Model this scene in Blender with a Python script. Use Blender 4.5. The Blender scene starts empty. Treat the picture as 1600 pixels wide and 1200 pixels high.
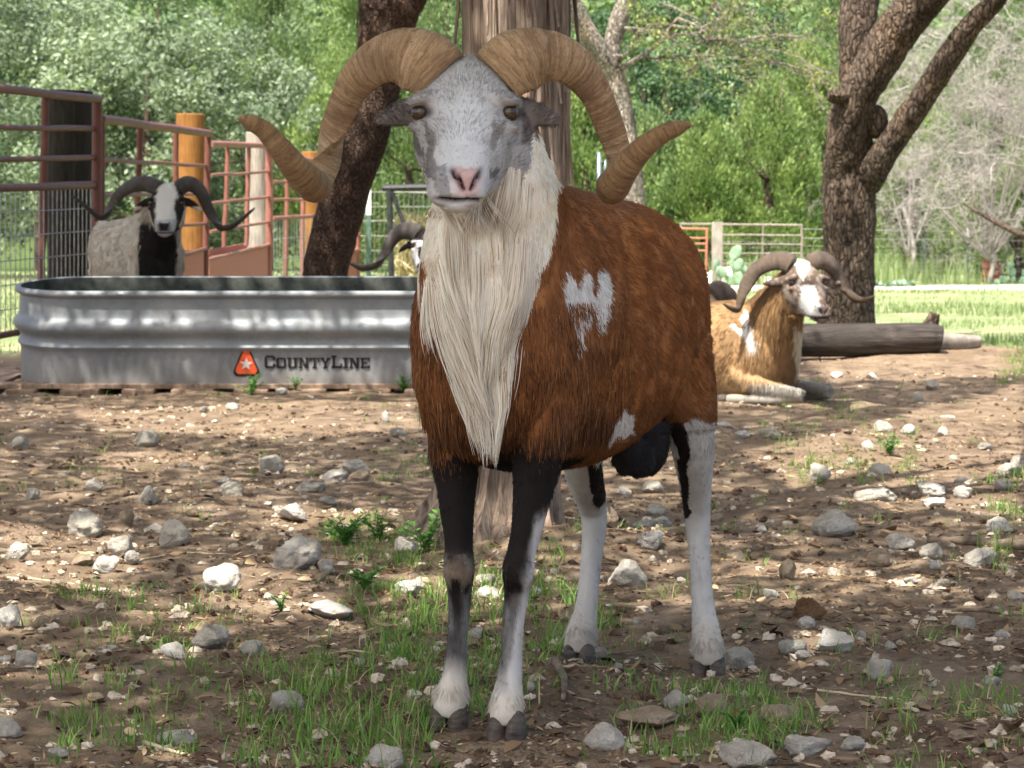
import bpy, bmesh, math, random
import numpy as np
from mathutils import Vector, Matrix

R_ = math.radians
scene = bpy.context.scene
C = scene.collection
# ------------------------------------------------------------------ camera, sky, sun, exposure
F_PX = 4000.0; CAM_H = 0.70; HOR = 380.0          # source-photo pixels (1600 x 1200)
PITCH = math.atan((600 - HOR) / F_PX)
cam_d = bpy.data.cameras.new('camera'); cam = bpy.data.objects.new('camera', cam_d); C.objects.link(cam)
cam_d.sensor_width = 36; cam_d.lens = 36 * F_PX / 1600
cam_d.clip_start = 0.05; cam_d.clip_end = 900
cam.location = (0, 0, CAM_H); cam.rotation_euler = (math.pi / 2 - PITCH, 0, 0)
cam_d.dof.use_dof = True; cam_d.dof.focus_distance = 3.6; cam_d.dof.aperture_fstop = 25
scene.camera = cam

SUN_EL = 63.0
SUN_H = np.array([-0.55, -0.83]); SUN_H = SUN_H / np.linalg.norm(SUN_H)      # horizontal direction towards the sun
world = bpy.data.worlds.new('World'); scene.world = world; world.use_nodes = True
wt = world.node_tree; wt.nodes.clear()
w_out = wt.nodes.new('ShaderNodeOutputWorld'); w_bg = wt.nodes.new('ShaderNodeBackground'); w_sky = wt.nodes.new('ShaderNodeTexSky')
w_sky.sky_type = 'NISHITA'; w_sky.sun_disc = False; w_sky.sun_elevation = R_(SUN_EL)
w_sky.sun_rotation = math.atan2(SUN_H[0], SUN_H[1]); w_sky.air_density = 0.8; w_sky.dust_density = 5.0; w_sky.ozone_density = 0.0
w_bg.inputs['Strength'].default_value = 0.15
wt.links.new(w_sky.outputs[0], w_bg.inputs[0]); wt.links.new(w_bg.outputs[0], w_out.inputs[0])
sun_d = bpy.data.lights.new('sun', 'SUN'); sun = bpy.data.objects.new('sun', sun_d); C.objects.link(sun)
sun_d.energy = 4.6; sun_d.angle = R_(0.53); sun_d.color = (1.0, 0.95, 0.86)
SUN = np.array([SUN_H[0] * math.cos(R_(SUN_EL)), SUN_H[1] * math.cos(R_(SUN_EL)), math.sin(R_(SUN_EL))])
sun.rotation_euler = Vector(SUN).to_track_quat('Z', 'Y').to_euler(); sun.location = (-8, -12, 30)
scene.view_settings.view_transform = 'Standard'; scene.view_settings.look = 'None'
scene.view_settings.exposure = 1.5; scene.view_settings.gamma = 1.0
scene.render.engine = 'CYCLES'
scene.cycles.use_denoising = True
scene.cycles.max_bounces = 8; scene.cycles.diffuse_bounces = 4; scene.cycles.transmission_bounces = 4
scene.cycles.transparent_max_bounces = 8; scene.cycles.sample_clamp_indirect = 6

# ------------------------------------------------------------------ helpers
rng = np.random.default_rng(7)
FW = np.array([0, math.cos(PITCH), -math.sin(PITCH)]); UP = np.array([0, math.sin(PITCH), math.cos(PITCH)])
def W(px, py, d):                                   # a measured photo point at distance d (metres along +Y)
    v = FW + (px - 800) / F_PX * np.array([1., 0, 0]) + (600 - py) / F_PX * UP
    return np.array([0, 0, CAM_H]) + v * (d / v[1])
def G(px, py):                                      # where that point meets the ground plane
    v = FW + (px - 800) / F_PX * np.array([1., 0, 0]) + (600 - py) / F_PX * UP
    return (np.array([0, 0, CAM_H]) + v * (CAM_H / -v[2]))[:2]
def proj(p):
    q = np.asarray(p, float) - np.array([0, 0, CAM_H])
    z = q @ FW
    return 800 + F_PX * q[..., 0] / z, 600 - F_PX * (q @ UP) / z

def _h(ix, iy, iz, s):
    with np.errstate(over='ignore'):
        n = (ix.astype(np.uint32) * np.uint32(73856093)) ^ (iy.astype(np.uint32) * np.uint32(19349663)) ^ (iz.astype(np.uint32) * np.uint32(83492791)) ^ np.uint32((s * 2654435761) & 0xffffffff)
        n = (n ^ (n >> np.uint32(13))) * np.uint32(1274126177); n = (n ^ (n >> np.uint32(15))) * np.uint32(2246822519)
        n = n ^ (n >> np.uint32(16))
    return n.astype(np.float64) / 4294967295.0
def vnoise(p, s=1):
    p = np.asarray(p, float); i = np.floor(p).astype(np.int64); f = p - i; f = f * f * (3 - 2 * f)
    i = i.astype(np.int32); out = 0
    for dx in (0, 1):
        wx = f[..., 0] if dx else 1 - f[..., 0]
        for dy in (0, 1):
            wy = f[..., 1] if dy else 1 - f[..., 1]
            for dz in (0, 1):
                wz = f[..., 2] if dz else 1 - f[..., 2]
                out = out + wx * wy * wz * _h(i[..., 0] + dx, i[..., 1] + dy, i[..., 2] + dz, s)
    return out * 2 - 1
def fbm(p, oct=4, s=1, gain=0.5):
    p = np.asarray(p, float); a = 1.0; o = 0
    for k in range(oct):
        o = o + a * vnoise(p * 2.03 ** k + 11.7 * k, s + k); a *= gain
    return o
def sstep(a, b, x): 
    t = np.clip((x - a) / (b - a), 0, 1); return t * t * (3 - 2 * t)
def inpoly(px, py, poly):
    px = np.asarray(px); py = np.asarray(py); r = np.zeros(px.shape, bool); n = len(poly); j = n - 1
    for i in range(n):
        xi, yi = poly[i]; xj, yj = poly[j]
        if yi != yj:
            c = ((yi > py) != (yj > py)) & (px < (xj - xi) * (py - yi) / (yj - yi) + xi); r ^= c
        j = i
    return r
def unit(v): 
    v = np.asarray(v, float); return v / np.maximum(np.linalg.norm(v, axis=-1, keepdims=True), 1e-9)

def mesh_np(name, V, F, mat=None, smooth=True):
    V = np.asarray(V, np.float32).reshape(-1, 3); me = bpy.data.meshes.new(name)
    if isinstance(F, np.ndarray):
        k = F.shape[1]; nf = len(F); idx = F.astype(np.int32).ravel(); starts = np.arange(nf, dtype=np.int32) * k
    else:
        ln = np.array([len(f) for f in F], np.int32); nf = len(F)
        idx = np.fromiter((i for f in F for i in f), np.int32, int(ln.sum())); starts = np.concatenate([[0], np.cumsum(ln)[:-1]]).astype(np.int32)
    me.vertices.add(len(V)); me.vertices.foreach_set('co', V.ravel())
    me.loops.add(len(idx)); me.loops.foreach_set('vertex_index', idx)
    me.polygons.add(nf); me.polygons.foreach_set('loop_start', starts)
    me.update(calc_edges=True); me.validate()
    me.polygons.foreach_set('use_smooth', np.full(len(me.polygons), smooth))
    if mat: me.materials.append(mat)
    return me
def link(name, data, parent=None, loc=(0, 0, 0), rot=(0, 0, 0)):
    o = bpy.data.objects.new(name, data); C.objects.link(o); o.location = loc; o.rotation_euler = rot
    if parent is not None: o.parent = parent
    return o
def tag(o, label=None, cat=None, group=None, kind=None):
    if label: o['label'] = label
    if cat: o['category'] = cat
    if group: o['group'] = group
    if kind: o['kind'] = kind
    return o
def thing(name, label, cat, loc=(0, 0, 0), rot=(0, 0, 0), group=None):
    o = link(name, None, None, loc, rot); o.empty_display_size = .1
    return tag(o, label, cat, group)

class MB:                                            # gathers closed shapes into one mesh
    def __init__(s): s.v = []; s.f = []; s.n = 0
    def add(s, V, F):
        V = np.asarray(V, float).reshape(-1, 3); s.v.append(V)
        s.f += [[i + s.n for i in f] for f in F]; s.n += len(V); return s
    def box(s, c, size, rot=None):
        x, y, z = np.asarray(size) / 2
        V = np.array([[a * x, b * y, c_ * z] for a in (-1, 1) for b in (-1, 1) for c_ in (-1, 1)])
        if rot is not None: V = V @ np.array(rot).T
        return s.add(V + np.asarray(c), [[0, 1, 3, 2], [4, 6, 7, 5], [0, 4, 5, 1], [2, 3, 7, 6], [0, 2, 6, 4], [1, 5, 7, 3]])
    def tube(s, pts, r, seg=10, cap=True):
        V, F = tube(pts, r, seg); return s.add(V, F)
    def build(s, name, mat, parent=None, smooth=True, bevel=0):
        me = mesh_np(name, np.concatenate(s.v), s.f, mat, smooth); o = link(name, me, parent)
        if smooth: me.set_sharp_from_angle(angle=R_(40))
        if bevel:
            m = o.modifiers.new('bevel', 'BEVEL'); m.width = bevel; m.segments = 2
        return o
def frames(P):
    P = np.asarray(P, float); T = unit(np.gradient(P, axis=0)); N = np.zeros_like(P)
    ref = np.array([0, 0, 1.]) if abs(T[0][2]) < .9 else np.array([1., 0, 0])
    n = unit(ref - T[0] * (ref @ T[0])); N[0] = n
    for i in range(1, len(P)):
        n = N[i - 1] - T[i] * (N[i - 1] @ T[i]); N[i] = unit(n)
    return T, N, np.cross(T, N)
def ring_faces(m, n, closed_caps=True):
    F = [[i * n + j, i * n + (j + 1) % n, (i + 1) * n + (j + 1) % n, (i + 1) * n + j] for i in range(m - 1) for j in range(n)]
    if closed_caps: F += [list(range(n))[::-1], [(m - 1) * n + j for j in range(n)]]
    return F
def catmull(K, m):
    K = np.asarray(K, float); n = len(K); P = np.vstack([2 * K[0] - K[1], K, 2 * K[-1] - K[-2]])
    d = np.linalg.norm(np.diff(K[:, :3], axis=0), axis=1); u = np.concatenate([[0], np.cumsum(d)]); t = np.linspace(0, u[-1], m)
    i = np.clip(np.searchsorted(u, t, 'right') - 1, 0, n - 2); f = ((t - u[i]) / np.maximum(u[i + 1] - u[i], 1e-9))[:, None]
    a, b, c, d_ = P[i], P[i + 1], P[i + 2], P[i + 3]
    return .5 * (2 * b + (c - a) * f + (2 * a - 5 * b + 4 * c - d_) * f ** 2 + (3 * b - a - 3 * c + d_) * f ** 3)
def tube(pts, r, seg=10):
    P = np.asarray(pts, float); m = len(P); r = np.broadcast_to(np.asarray(r, float), (m,)) if np.ndim(r) < 2 else r
    T, N, B = frames(P); a = np.linspace(0, 2 * math.pi, seg, endpoint=False)
    V = P[:, None, :] + r[:, None, None] * (np.cos(a)[None, :, None] * N[:, None, :] + np.sin(a)[None, :, None] * B[:, None, :])
    return V.reshape(-1, 3), ring_faces(m, seg)
def loft_tb(keys, m=24, seg=28, ex=2.2, xdir=(1, 0, 0)):   # keys: top point, bottom point, half width
    K = np.array([list(k[0]) + list(k[1]) + [k[2]] for k in keys], float)
    cen = np.hstack([(K[:, :3] + K[:, 3:6]) / 2, (K[:, :3] - K[:, 3:6]) / 2, K[:, 6:7]])
    S = catmull(cen, m); a = np.linspace(0, 2 * math.pi, seg, endpoint=False)
    ca = np.sign(np.cos(a)) * np.abs(np.cos(a)) ** (2 / ex); sa = np.sign(np.sin(a)) * np.abs(np.sin(a)) ** (2 / ex)
    x = np.asarray(xdir, float)
    V = S[:, None, :3] + ca[None, :, None] * x * np.maximum(S[:, None, 6:7], .004) + sa[None, :, None] * S[:, None, 3:6]
    return V.reshape(-1, 3), ring_faces(m, seg)
def limb(keys, m=30, seg=18, x=(1, 0, 0)):                 # keys: point, radius along x, radius along y
    S = catmull(np.array([list(k[0]) + [k[1], k[2]] for k in keys], float), m)
    T = unit(np.gradient(S[:, :3], axis=0)); X = np.tile(np.asarray(x, float), (m, 1)); X = unit(X - T * np.sum(X * T, 1, keepdims=True)); Y = np.cross(T, X)
    a = np.linspace(0, 2 * math.pi, seg, endpoint=False)
    V = S[:, None, :3] + np.cos(a)[None, :, None] * X[:, None, :] * S[:, None, 3:4] + np.sin(a)[None, :, None] * Y[:, None, :] * S[:, None, 4:5]
    return V.reshape(-1, 3), ring_faces(m, seg)
def ball(c, r, seg=16, rot=None):
    r = np.broadcast_to(np.asarray(r, float), (3,)); th = np.linspace(0.08, math.pi - 0.08, seg // 2 + 1); ph = np.linspace(0, 2 * math.pi, seg, endpoint=False)
    V = np.stack([np.sin(th)[:, None] * np.cos(ph), np.sin(th)[:, None] * np.sin(ph), np.cos(th)[:, None] * np.ones_like(ph)], -1).reshape(-1, 3) * r
    if rot is not None: V = V @ np.asarray(rot).T
    return V + np.asarray(c), ring_faces(len(th), seg)

# ------------------------------------------------------------------ materials
class NT:
    def __init__(s, name):
        s.m = bpy.data.materials.new(name); s.m.use_nodes = True; s.t = s.m.node_tree; s.t.nodes.clear()
        s.out = s.n('ShaderNodeOutputMaterial'); s.b = s.n('ShaderNodeBsdfPrincipled'); s.l(s.b.outputs[0], s.out.inputs[0])
    def n(s, ty, **kw):
        x = s.t.nodes.new(ty)
        for k, v in kw.items():
            if hasattr(x, k): setattr(x, k, v)
            else: x.inputs[k].default_value = v
        return x
    def l(s, a, b): s.t.links.new(a, b)
    def coords(s, kind='Object', scale=(1, 1, 1)):
        tc = s.n('ShaderNodeTexCoord'); mp = s.n('ShaderNodeMapping'); mp.inputs['Scale'].default_value = scale
        s.l(tc.outputs[kind], mp.inputs[0]); return mp.outputs[0]
    def pos(s, scale=(1, 1, 1)):
        g = s.n('ShaderNodeNewGeometry'); mp = s.n('ShaderNodeMapping'); mp.inputs['Scale'].default_value = scale
        s.l(g.outputs['Position'], mp.inputs[0]); return mp.outputs[0]
    def noise(s, vec, scale, detail=5, rough=.6, dist=0):
        x = s.n('ShaderNodeTexNoise'); x.inputs['Scale'].default_value = scale; x.inputs['Detail'].default_value = detail
        x.inputs['Roughness'].default_value = rough; x.inputs['Distortion'].default_value = dist; s.l(vec, x.inputs['Vector']); return x.outputs['Fac']
    def ramp(s, fac, stops):
        r = s.n('ShaderNodeValToRGB'); e = r.color_ramp.elements
        while len(e) < len(stops): e.new(.5)
        for el, (p, c) in zip(e, stops): el.position = p; el.color = (*c, 1) if len(c) == 3 else c
        s.l(fac, r.inputs[0]); return r.outputs[0]
    def mix(s, fac, a, b, mode='MIX'):
        x = s.n('ShaderNodeMix', data_type='RGBA', blend_type=mode)
        for sock, v in ((x.inputs[0], fac), (x.inputs[6], a), (x.inputs[7], b)):
            if hasattr(v, 'is_linked') or hasattr(v, 'links'): s.l(v, sock)
            elif isinstance(v, (int, float)): sock.default_value = v
            else: sock.default_value = (*v, 1)
        return x.outputs[2]
    def bump(s, h, strength=.5, dist=.01, prev=None):
        x = s.n('ShaderNodeBump'); x.inputs['Strength'].default_value = strength; x.inputs['Distance'].default_value = dist
        s.l(h, x.inputs['Height'])
        if prev is not None: s.l(prev, x.inputs['Normal'])
        return x.outputs[0]
    def fin(s, col=None, rough=.8, metal=0, nrm=None, spec=.3):
        b = s.b
        if col is not None:
            if hasattr(col, 'links'): s.l(col, b.inputs['Base Color'])
            else: b.inputs['Base Color'].default_value = (*col, 1)
        if hasattr(rough, 'links'): s.l(rough, b.inputs['Roughness'])
        else: b.inputs['Roughness'].default_value = rough
        b.inputs['Metallic'].default_value = metal; b.inputs['Specular IOR Level'].default_value = spec
        if nrm is not None: s.l(nrm, b.inputs['Normal'])
        return s.m
def m_noise(name, c1, c2, scale=20, rough=.8, metal=0, stretch=(1, 1, 1), bump=.3, bdist=.004, spec=.3, lo=.35, hi=.65):
    t = NT(name); v = t.coords('Object', stretch); n = t.noise(v, scale)
    return t.fin(t.ramp(n, [(lo, c1), (hi, c2)]), rough, metal, t.bump(n, bump, bdist), spec)
def m_leaf(name, c1, c2, trans=.35, spec=.25, rough=.5):
    t = NT(name); a = t.n('ShaderNodeAttribute'); a.attribute_name = 'tone'
    col = t.ramp(a.outputs['Fac'], [(0, c1), (1, c2)]); t.fin(col, rough, 0, None, spec)
    tr = t.n('ShaderNodeBsdfTranslucent'); mx = t.n('ShaderNodeMixShader'); mx.inputs[0].default_value = trans
    t.l(t.mix(1.0, col, (1.0, 1.15, .6), 'MULTIPLY'), tr.inputs[0]); t.l(t.b.outputs[0], mx.inputs[1]); t.l(tr.outputs[0], mx.inputs[2]); t.l(mx.outputs[0], t.out.inputs[0])
    return t.m
def m_attr(name, attr, rough=.6, spec=.25, bump=None, sheen=0):
    t = NT(name); a = t.n('ShaderNodeAttribute'); a.attribute_name = attr
    nrm = None
    if bump: v = t.coords('Object'); nrm = t.bump(t.noise(v, bump[0]), bump[1], bump[2])
    return t.fin(a.outputs['Color'], rough, 0, nrm, spec)
def m_bark(name, c_dark, c_light, sx=1.0, plate=True):
    t = NT(name); v = t.coords('Object', (1, 1, .33) if plate else (1, 1, .07))
    n1 = t.noise(v, 60 * sx if plate else 75 * sx, 6, .65, .4); n2 = t.noise(t.coords('Object'), 3.5, 4)
    vo = t.n('ShaderNodeTexVoronoi'); vo.feature = 'DISTANCE_TO_EDGE'; vo.inputs['Scale'].default_value = 34 * sx
    nz = t.n('ShaderNodeTexNoise'); nz.inputs['Scale'].default_value = 25; t.l(v, nz.inputs['Vector'])
    mixv = t.n('ShaderNodeMix', data_type='RGBA'); mixv.inputs[0].default_value = .05; t.l(v, mixv.inputs[6]); t.l(nz.outputs['Color'], mixv.inputs[7]); t.l(mixv.outputs[2], vo.inputs['Vector'])
    base = t.ramp(n1, [(.3, c_dark), (.68, c_light)])
    var = t.ramp(n2, [(.32, (.42, .40, .40)), (.5, (.9, .88, .85)), (.7, (1.35, 1.2, 1.05))])
    col = t.mix(1.0, base, var, 'MULTIPLY')
    if plate:
        crack = t.ramp(vo.outputs['Distance'], [(0.0, (0.3, .28, .27)), (.14, (1, 1, 1))])
        col = t.mix(1.0, col, crack, 'MULTIPLY')
        nr = t.bump(t.ramp(vo.outputs['Distance'], [(0, (0, 0, 0)), (.2, (1, 1, 1))]), .9, .012); nr = t.bump(n1, .6, .006, nr)
    else: nr = t.bump(n1, 1.0, .012)
    return t.fin(col, .9, 0, nr, .15)
# ------------------------------------------------------------------ ground
HOOVES = np.array([[-.09, 3.71], [-.005, 3.64], [.112, 4.27], [.319, 4.15]])
FOOT = np.array([-.05, 3.675])
def gh(x, y):
    x = np.asarray(x, float); y = np.asarray(y, float); z0 = np.zeros_like(x)
    p = np.stack([x, y, z0], -1)
    h = .016 * fbm(p * 2.2, 3, 5) + .008 * fbm(p * 9, 3, 9) * sstep(22, 12, y) + .0035 * fbm(p * 38, 2, 13) * sstep(11, 7, y)
    for hx, hy in HOOVES: h = h * (1 - .85 * np.exp(-((x - hx) ** 2 + (y - hy) ** 2) / .006))
    h = h + .07 * np.exp(-((x - 2.75) / .75) ** 2 - ((y - 15.2) / .8) ** 2) + .03 * np.exp(-((x - 2.4) / 2.5) ** 2 - ((y - 15.0) / .5) ** 2)
    h = h + .05 * np.exp(-((x - .05) ** 2 + (y - 5.85) ** 2) / .06)
    return h
ys = [-14, -9, -5, -2, 0, 1.2, 2.0]
y = 2.4
while y < 9: ys.append(y); y += .0042 * y
while y < 30: ys.append(y); y += .011 * y
while y < 330: ys.append(y); y += .05 * y
ys = np.array(ys)
uu = np.concatenate([-np.array([60, 25, 10, 5, 3, 2, 1.5, 1.2]), np.linspace(-1, 1, 400), np.array([1.2, 1.5, 2, 3, 5, 10, 25, 60])])
GX = uu[None, :] * (.85 + .29 * np.maximum(ys, 0))[:, None]; GY = np.repeat(ys[:, None], len(uu), 1)
GZ = gh(GX, GY) 
# the hill that closes the view beyond the trees
GZ = GZ + sstep(70, 200, GY) * 34 + sstep(80, 160, GY) * 3 * vnoise(np.stack([GX * .03, GY * .03, GX * 0], -1), 3)
ny, nx = GX.shape; ii = np.arange((ny - 1) * nx).reshape(ny - 1, nx)[:, :-1].ravel()
gme = mesh_np('ground', np.stack([GX, GY, GZ], -1), np.stack([ii, ii + 1, ii + nx + 1, ii + nx], 1))
t = NT('dirt_and_grass'); v = t.pos()
n_big = t.noise(v, 1.1, 5, .6); n_mid = t.noise(v, 7, 6, .65, .3); n_fin = t.noise(v, 55, 6, .7); n_vf = t.noise(v, 260, 4, .7)
dirt = t.ramp(n_mid, [(.30, (.080, .056, .038)), (.48, (.175, .125, .086)), (.62, (.275, .205, .145)), (.75, (.39, .305, .215))])
dirt = t.mix(t.ramp(n_big, [(.42, (0, 0, 0)), (.66, (.75, .75, .75))]), dirt, t.ramp(n_fin, [(.3, (.15, .10, .06)), (.7, (.36, .27, .18))]))
dirt = t.mix(t.ramp(n_fin, [(.56, (0, 0, 0)), (.75, (.8, .8, .8))]), dirt, (.032, .019, .012))
dirt = t.mix(t.ramp(n_vf, [(.55, (0, 0, 0)), (.72, (.7, .7, .7))]), dirt, (.34, .25, .16))
grassy = t.ramp(n_mid, [(.3, (.09, .13, .055)), (.55, (.18, .215, .10)), (.75, (.30, .30, .17))])
grassy = t.mix(t.ramp(n_big, [(.52, (0, 0, 0)), (.7, (.7, .7, .7))]), grassy, (.42, .36, .22))
sx = t.n('ShaderNodeSeparateXYZ'); g_ = t.n('ShaderNodeNewGeometry'); t.l(g_.outputs['Position'], sx.inputs[0])
def mth(op, a, b=None):
    x = t.n('ShaderNodeMath', operation=op)
    for k, q in enumerate((a, b)):
        if q is None: continue
        if hasattr(q, 'links'): t.l(q, x.inputs[k])
        else: x.inputs[k].default_value = q
    return x.outputs[0]
yy = mth('ADD', sx.outputs['Y'], mth('MULTIPLY', mth('SUBTRACT', n_big, .5), 4.0))
fac = mth('MULTIPLY', mth('SUBTRACT', yy, 15.3), .7); fac.node.use_clamp = True
col = t.mix(fac, dirt, grassy)
wood = mth('MULTIPLY', mth('SUBTRACT', yy, 60), .2); wood.node.use_clamp = True
col = t.mix(wood, col, t.ramp(n_mid, [(.3, (.03, .05, .018)), (.7, (.08, .12, .035))]))
nb = t.bump(n_fin, .9, .012); nb = t.bump(n_vf, .8, .004, nb)
gme.materials.append(t.fin(col, .95, 0, nb, .1))
tag(link('ground', gme), kind='structure')

# ------------------------------------------------------------------ bark, trunks
BK_CEDAR = m_bark('cedar_bark', (.065, .045, .035), (.45, .36, .285), 1.0, False)
BK_OAK = m_bark('oak_bark', (.032, .023, .018), (.19, .148, .115), 1.0, True)
BK_RED = m_bark('reddish_oak_bark', (.045, .028, .021), (.15, .10, .075), 2.4, True)
BK_PALE = m_bark('pale_lichen_bark', (.10, .085, .07), (.50, .46, .40), 1.2, True)
BK_GREY = m_noise('bleached_twig', (.15, .135, .12), (.38, .355, .325), 12)
def trunk_mesh(mb, keys, seg=26, m=90, rough=.10, seed=1, stringy=False, flat=1.0):
    """a limb with uneven girth and ridges: keys = point, radius"""
    S = catmull(np.array([list(k[0]) + [k[1]] for k in keys], float), m)
    T, N, B = frames(S[:, :3]); a = np.linspace(0, 2 * math.pi, seg, endpoint=False)
    s = np.concatenate([[0], np.cumsum(np.linalg.norm(np.diff(S[:, :3], axis=0), axis=1))])
    q = np.stack([np.cos(a)[None, :] * np.ones((m, 1)), np.sin(a)[None, :] * np.ones((m, 1)), s[:, None] * np.ones((1, seg))], -1)
    if stringy: d = .5 * fbm(q * np.array([1.6, 1.6, .5]) + seed * 7.3, 2, seed) + .75 * fbm(q * np.array([7, 7, .9]) + seed, 3, seed + 3)
    else: d = .7 * fbm(q * np.array([1.3, 1.3, 2.2]) + seed * 7.3, 3, seed) + .5 * fbm(q * np.array([5, 5, 14]) + seed, 2, seed + 3)
    r = S[:, 3:4] * (1 + rough * d)
    V = S[:, None, :3] + r[..., None] * (np.cos(a)[None, :, None] * N[:, None, :] + np.sin(a)[None, :, None] * B[:, None, :] * flat)
    mb.add(V.reshape(-1, 3), ring_faces(m, seg))
def quads(cen, tang, nrm, ln, wd, pointed=True):
    """leaf-shaped four-sided faces"""
    T = unit(tang); S = unit(np.cross(nrm, T)); ln = np.asarray(ln)[:, None]; wd = np.asarray(wd)[:, None]
    V = np.stack([cen - T * ln * .5, cen + S * wd * .5 - T * ln * .05, cen + T * ln * .5, cen - S * wd * .5 - T * ln * .05], 1)
    n = len(cen); return V.reshape(-1, 3), np.arange(4 * n).reshape(n, 4)
def add_tone(me, tone):
    a = me.attributes.new('tone', 'FLOAT', 'FACE'); a.data.foreach_set('value', np.asarray(tone, np.float32))

# overhead canopy: lit places measured on the photo's ground stay open
LIT = [[(110, 640), (640, 625), (660, 668), (420, 682), (150, 672)], [(160, 705), (330, 705), (330, 735), (170, 740)],
       [(0, 815), (190, 835), (230, 880), (150, 915), (0, 905)], [(320, 895), (470, 900), (560, 965), (420, 960), (320, 940)],
       [(420, 785), (600, 790), (600, 825), (430, 825)], [(1150, 700), (1250, 690), (1420, 645), (1600, 600), (1600, 800), (1400, 800), (1240, 765)],
       [(1150, 880), (1330, 880), (1340, 912), (1150, 908)], [(1235, 985), (1340, 992), (1340, 1035), (1230, 1032)],
       [(600, 900), (780, 900), (790, 935), (600, 938)], [(0, 945), (60, 950), (50, 1000), (0, 1000)], [(250, 1010), (300, 1010), (300, 1045), (250, 1045)],
       [(950, 820), (1040, 800), (1050, 850), (960, 850)], [(1380, 905), (1450, 905), (1450, 925), (1380, 925)],
       [(1250, 560), (1600, 545), (1600, 590), (1300, 600)]]
LITG = [[tuple(G(*q)) for q in pl] for pl in LIT]
def downsun(p): p = np.asarray(p, float); return p[..., :2] - SUN[:2] / SUN[2] * p[..., 2:3]
LITB = [(np.array(p), r) for p, r in (((.97, 11.0, .35), .33), ((1.25, 10.9, .45), .25), ((1.02, 11.1, .38), .2), ((-1.9, 12.0, .35), .06), ((-1.2, 12.0, .3), .05),
        ((-.6, 12.0, .3), .12), ((-1.5, 11.95, .4), .05), ((2.35, 17.7, 1.7), .35), ((2.7, 17.9, 1.4), .3),
        ((.27, 3.98, .74), .05), ((.2, 3.92, .72), .035), ((.30, 4.02, .60), .05), ((.26, 4.1, .77), .04))]
def lit_mask(p):
    g = downsun(p); m = np.zeros(len(g), bool)
    for pl in LITG: m |= inpoly(g[:, 0], g[:, 1], pl)
    for c, r in LITB: m |= np.sum((g - downsun(c)) ** 2, 1) < r * r
    return m
LEAF_OAK = m_leaf('oak_leaf', (.045, .085, .022), (.12, .17, .045), .35)
def canopy(x0, x1, y0, y1, z0, z1, n, seed, leak=.05, extra=None):
    r = np.random.default_rng(seed)
    cl = np.stack([r.uniform(x0, x1, n), r.uniform(y0, y1, n), r.uniform(z0, z1, n)], 1)
    g = downsun(cl); keep = (vnoise(np.stack([g[:, 0] * 2.6, g[:, 1] * 2.0, g[:, 0] * 0], -1), 21) > np.where(g[:, 1] < 3.5, -.12, -.50))
    cl = cl[keep]; k = 34
    if extra is not None: cl = np.concatenate([cl, extra])
    p = (cl[:, None, :] + r.normal(0, 1, (len(cl), k, 3)) * np.array([.17, .17, .12])).reshape(-1, 3)
    lm = lit_mask(p); p = p[~lm | (r.random(len(p)) < leak)]
    nn = unit(r.normal(0, 1, (len(p), 3)) + np.array([0, 0, .9])); tt = unit(np.cross(nn, r.normal(0, 1, (len(p), 3))))
    V, F = quads(p, tt, nn, r.uniform(.06, .11, len(p)), r.uniform(.032, .055, len(p)))
    me = mesh_np('crown', V, F, LEAF_OAK); add_tone(me, r.random(len(p))); return me

# shaggy cedar trunk right behind the standing ram
root = thing('cedar_tree', 'thick shaggy grey-brown cedar trunk rising right behind the standing brown ram', 'tree', (0, 5.95, 0))
mb = MB(); L0 = np.array([0, 5.95, 0.])
def lp(px, py, d): return W(px, py, d) - L0
trunk_mesh(mb, [(lp(762, 862, 5.95) - [0, 0, .05], .225), (lp(768, 830, 5.95), .178), (lp(778, 760, 5.95), .135), (lp(795, 600, 5.95), .125), (lp(805, 300, 5.95), .120), (lp(806, 100, 5.95), .122), (lp(806, 0, 5.95), .124), (lp(800, -200, 5.95), .125), (lp(790, -700, 5.95), .11), (lp(760, -2000, 5.95), .06)], 72, 240, .17, 4, True)
for k in range(26):                                  # loose hanging strips of bark
    a = rng.uniform(-2.9, .1); z0 = rng.uniform(.2, 1.3); r0 = .126
    pts = [np.array([.01 + (r0 + .004 + (.03 * u * u)) * math.cos(a + .1 * u), (r0 + .004 + .03 * u * u) * math.sin(a + .1 * u), z0 + .33 * (1 - u)]) for u in np.linspace(0, 1, 6)]
    V, F = tube(pts, np.linspace(.007, .003, 6), 5); mb.add(V, F)
mb.build('trunk', BK_CEDAR, root)
rr_ = np.random.default_rng(19); zz_ = rr_.uniform(3.2, 4.6, 620)                # unseen leaf clusters added up the sun rays to shade the standing ram
tgt = np.array([-.02, 3.65, .78]) + rr_.normal(0, 1, (620, 3)) * np.array([.26, .26, .16])
EXTRA = tgt + (SUN / SUN[2])[None, :] * (zz_ - tgt[:, 2])[:, None]
link('crown', canopy(-5.2, 3.2, -1.0, 7.6, 3.2, 4.6, 3300, 11, .05, EXTRA), root, loc=-L0)
mb = MB()
for k in range(9):
    a = rng.uniform(0, 6.28); ln = rng.uniform(1.2, 2.4); z = rng.uniform(2.4, 3.4)
    mb.tube(catmull([[0, 0, z], [ln * .5 * math.cos(a), ln * .5 * math.sin(a), z + .35], [ln * math.cos(a), ln * math.sin(a), z + .6]], 8), np.linspace(.05, .012, 8), 8)
mb.build('limb', BK_CEDAR, root)

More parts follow.
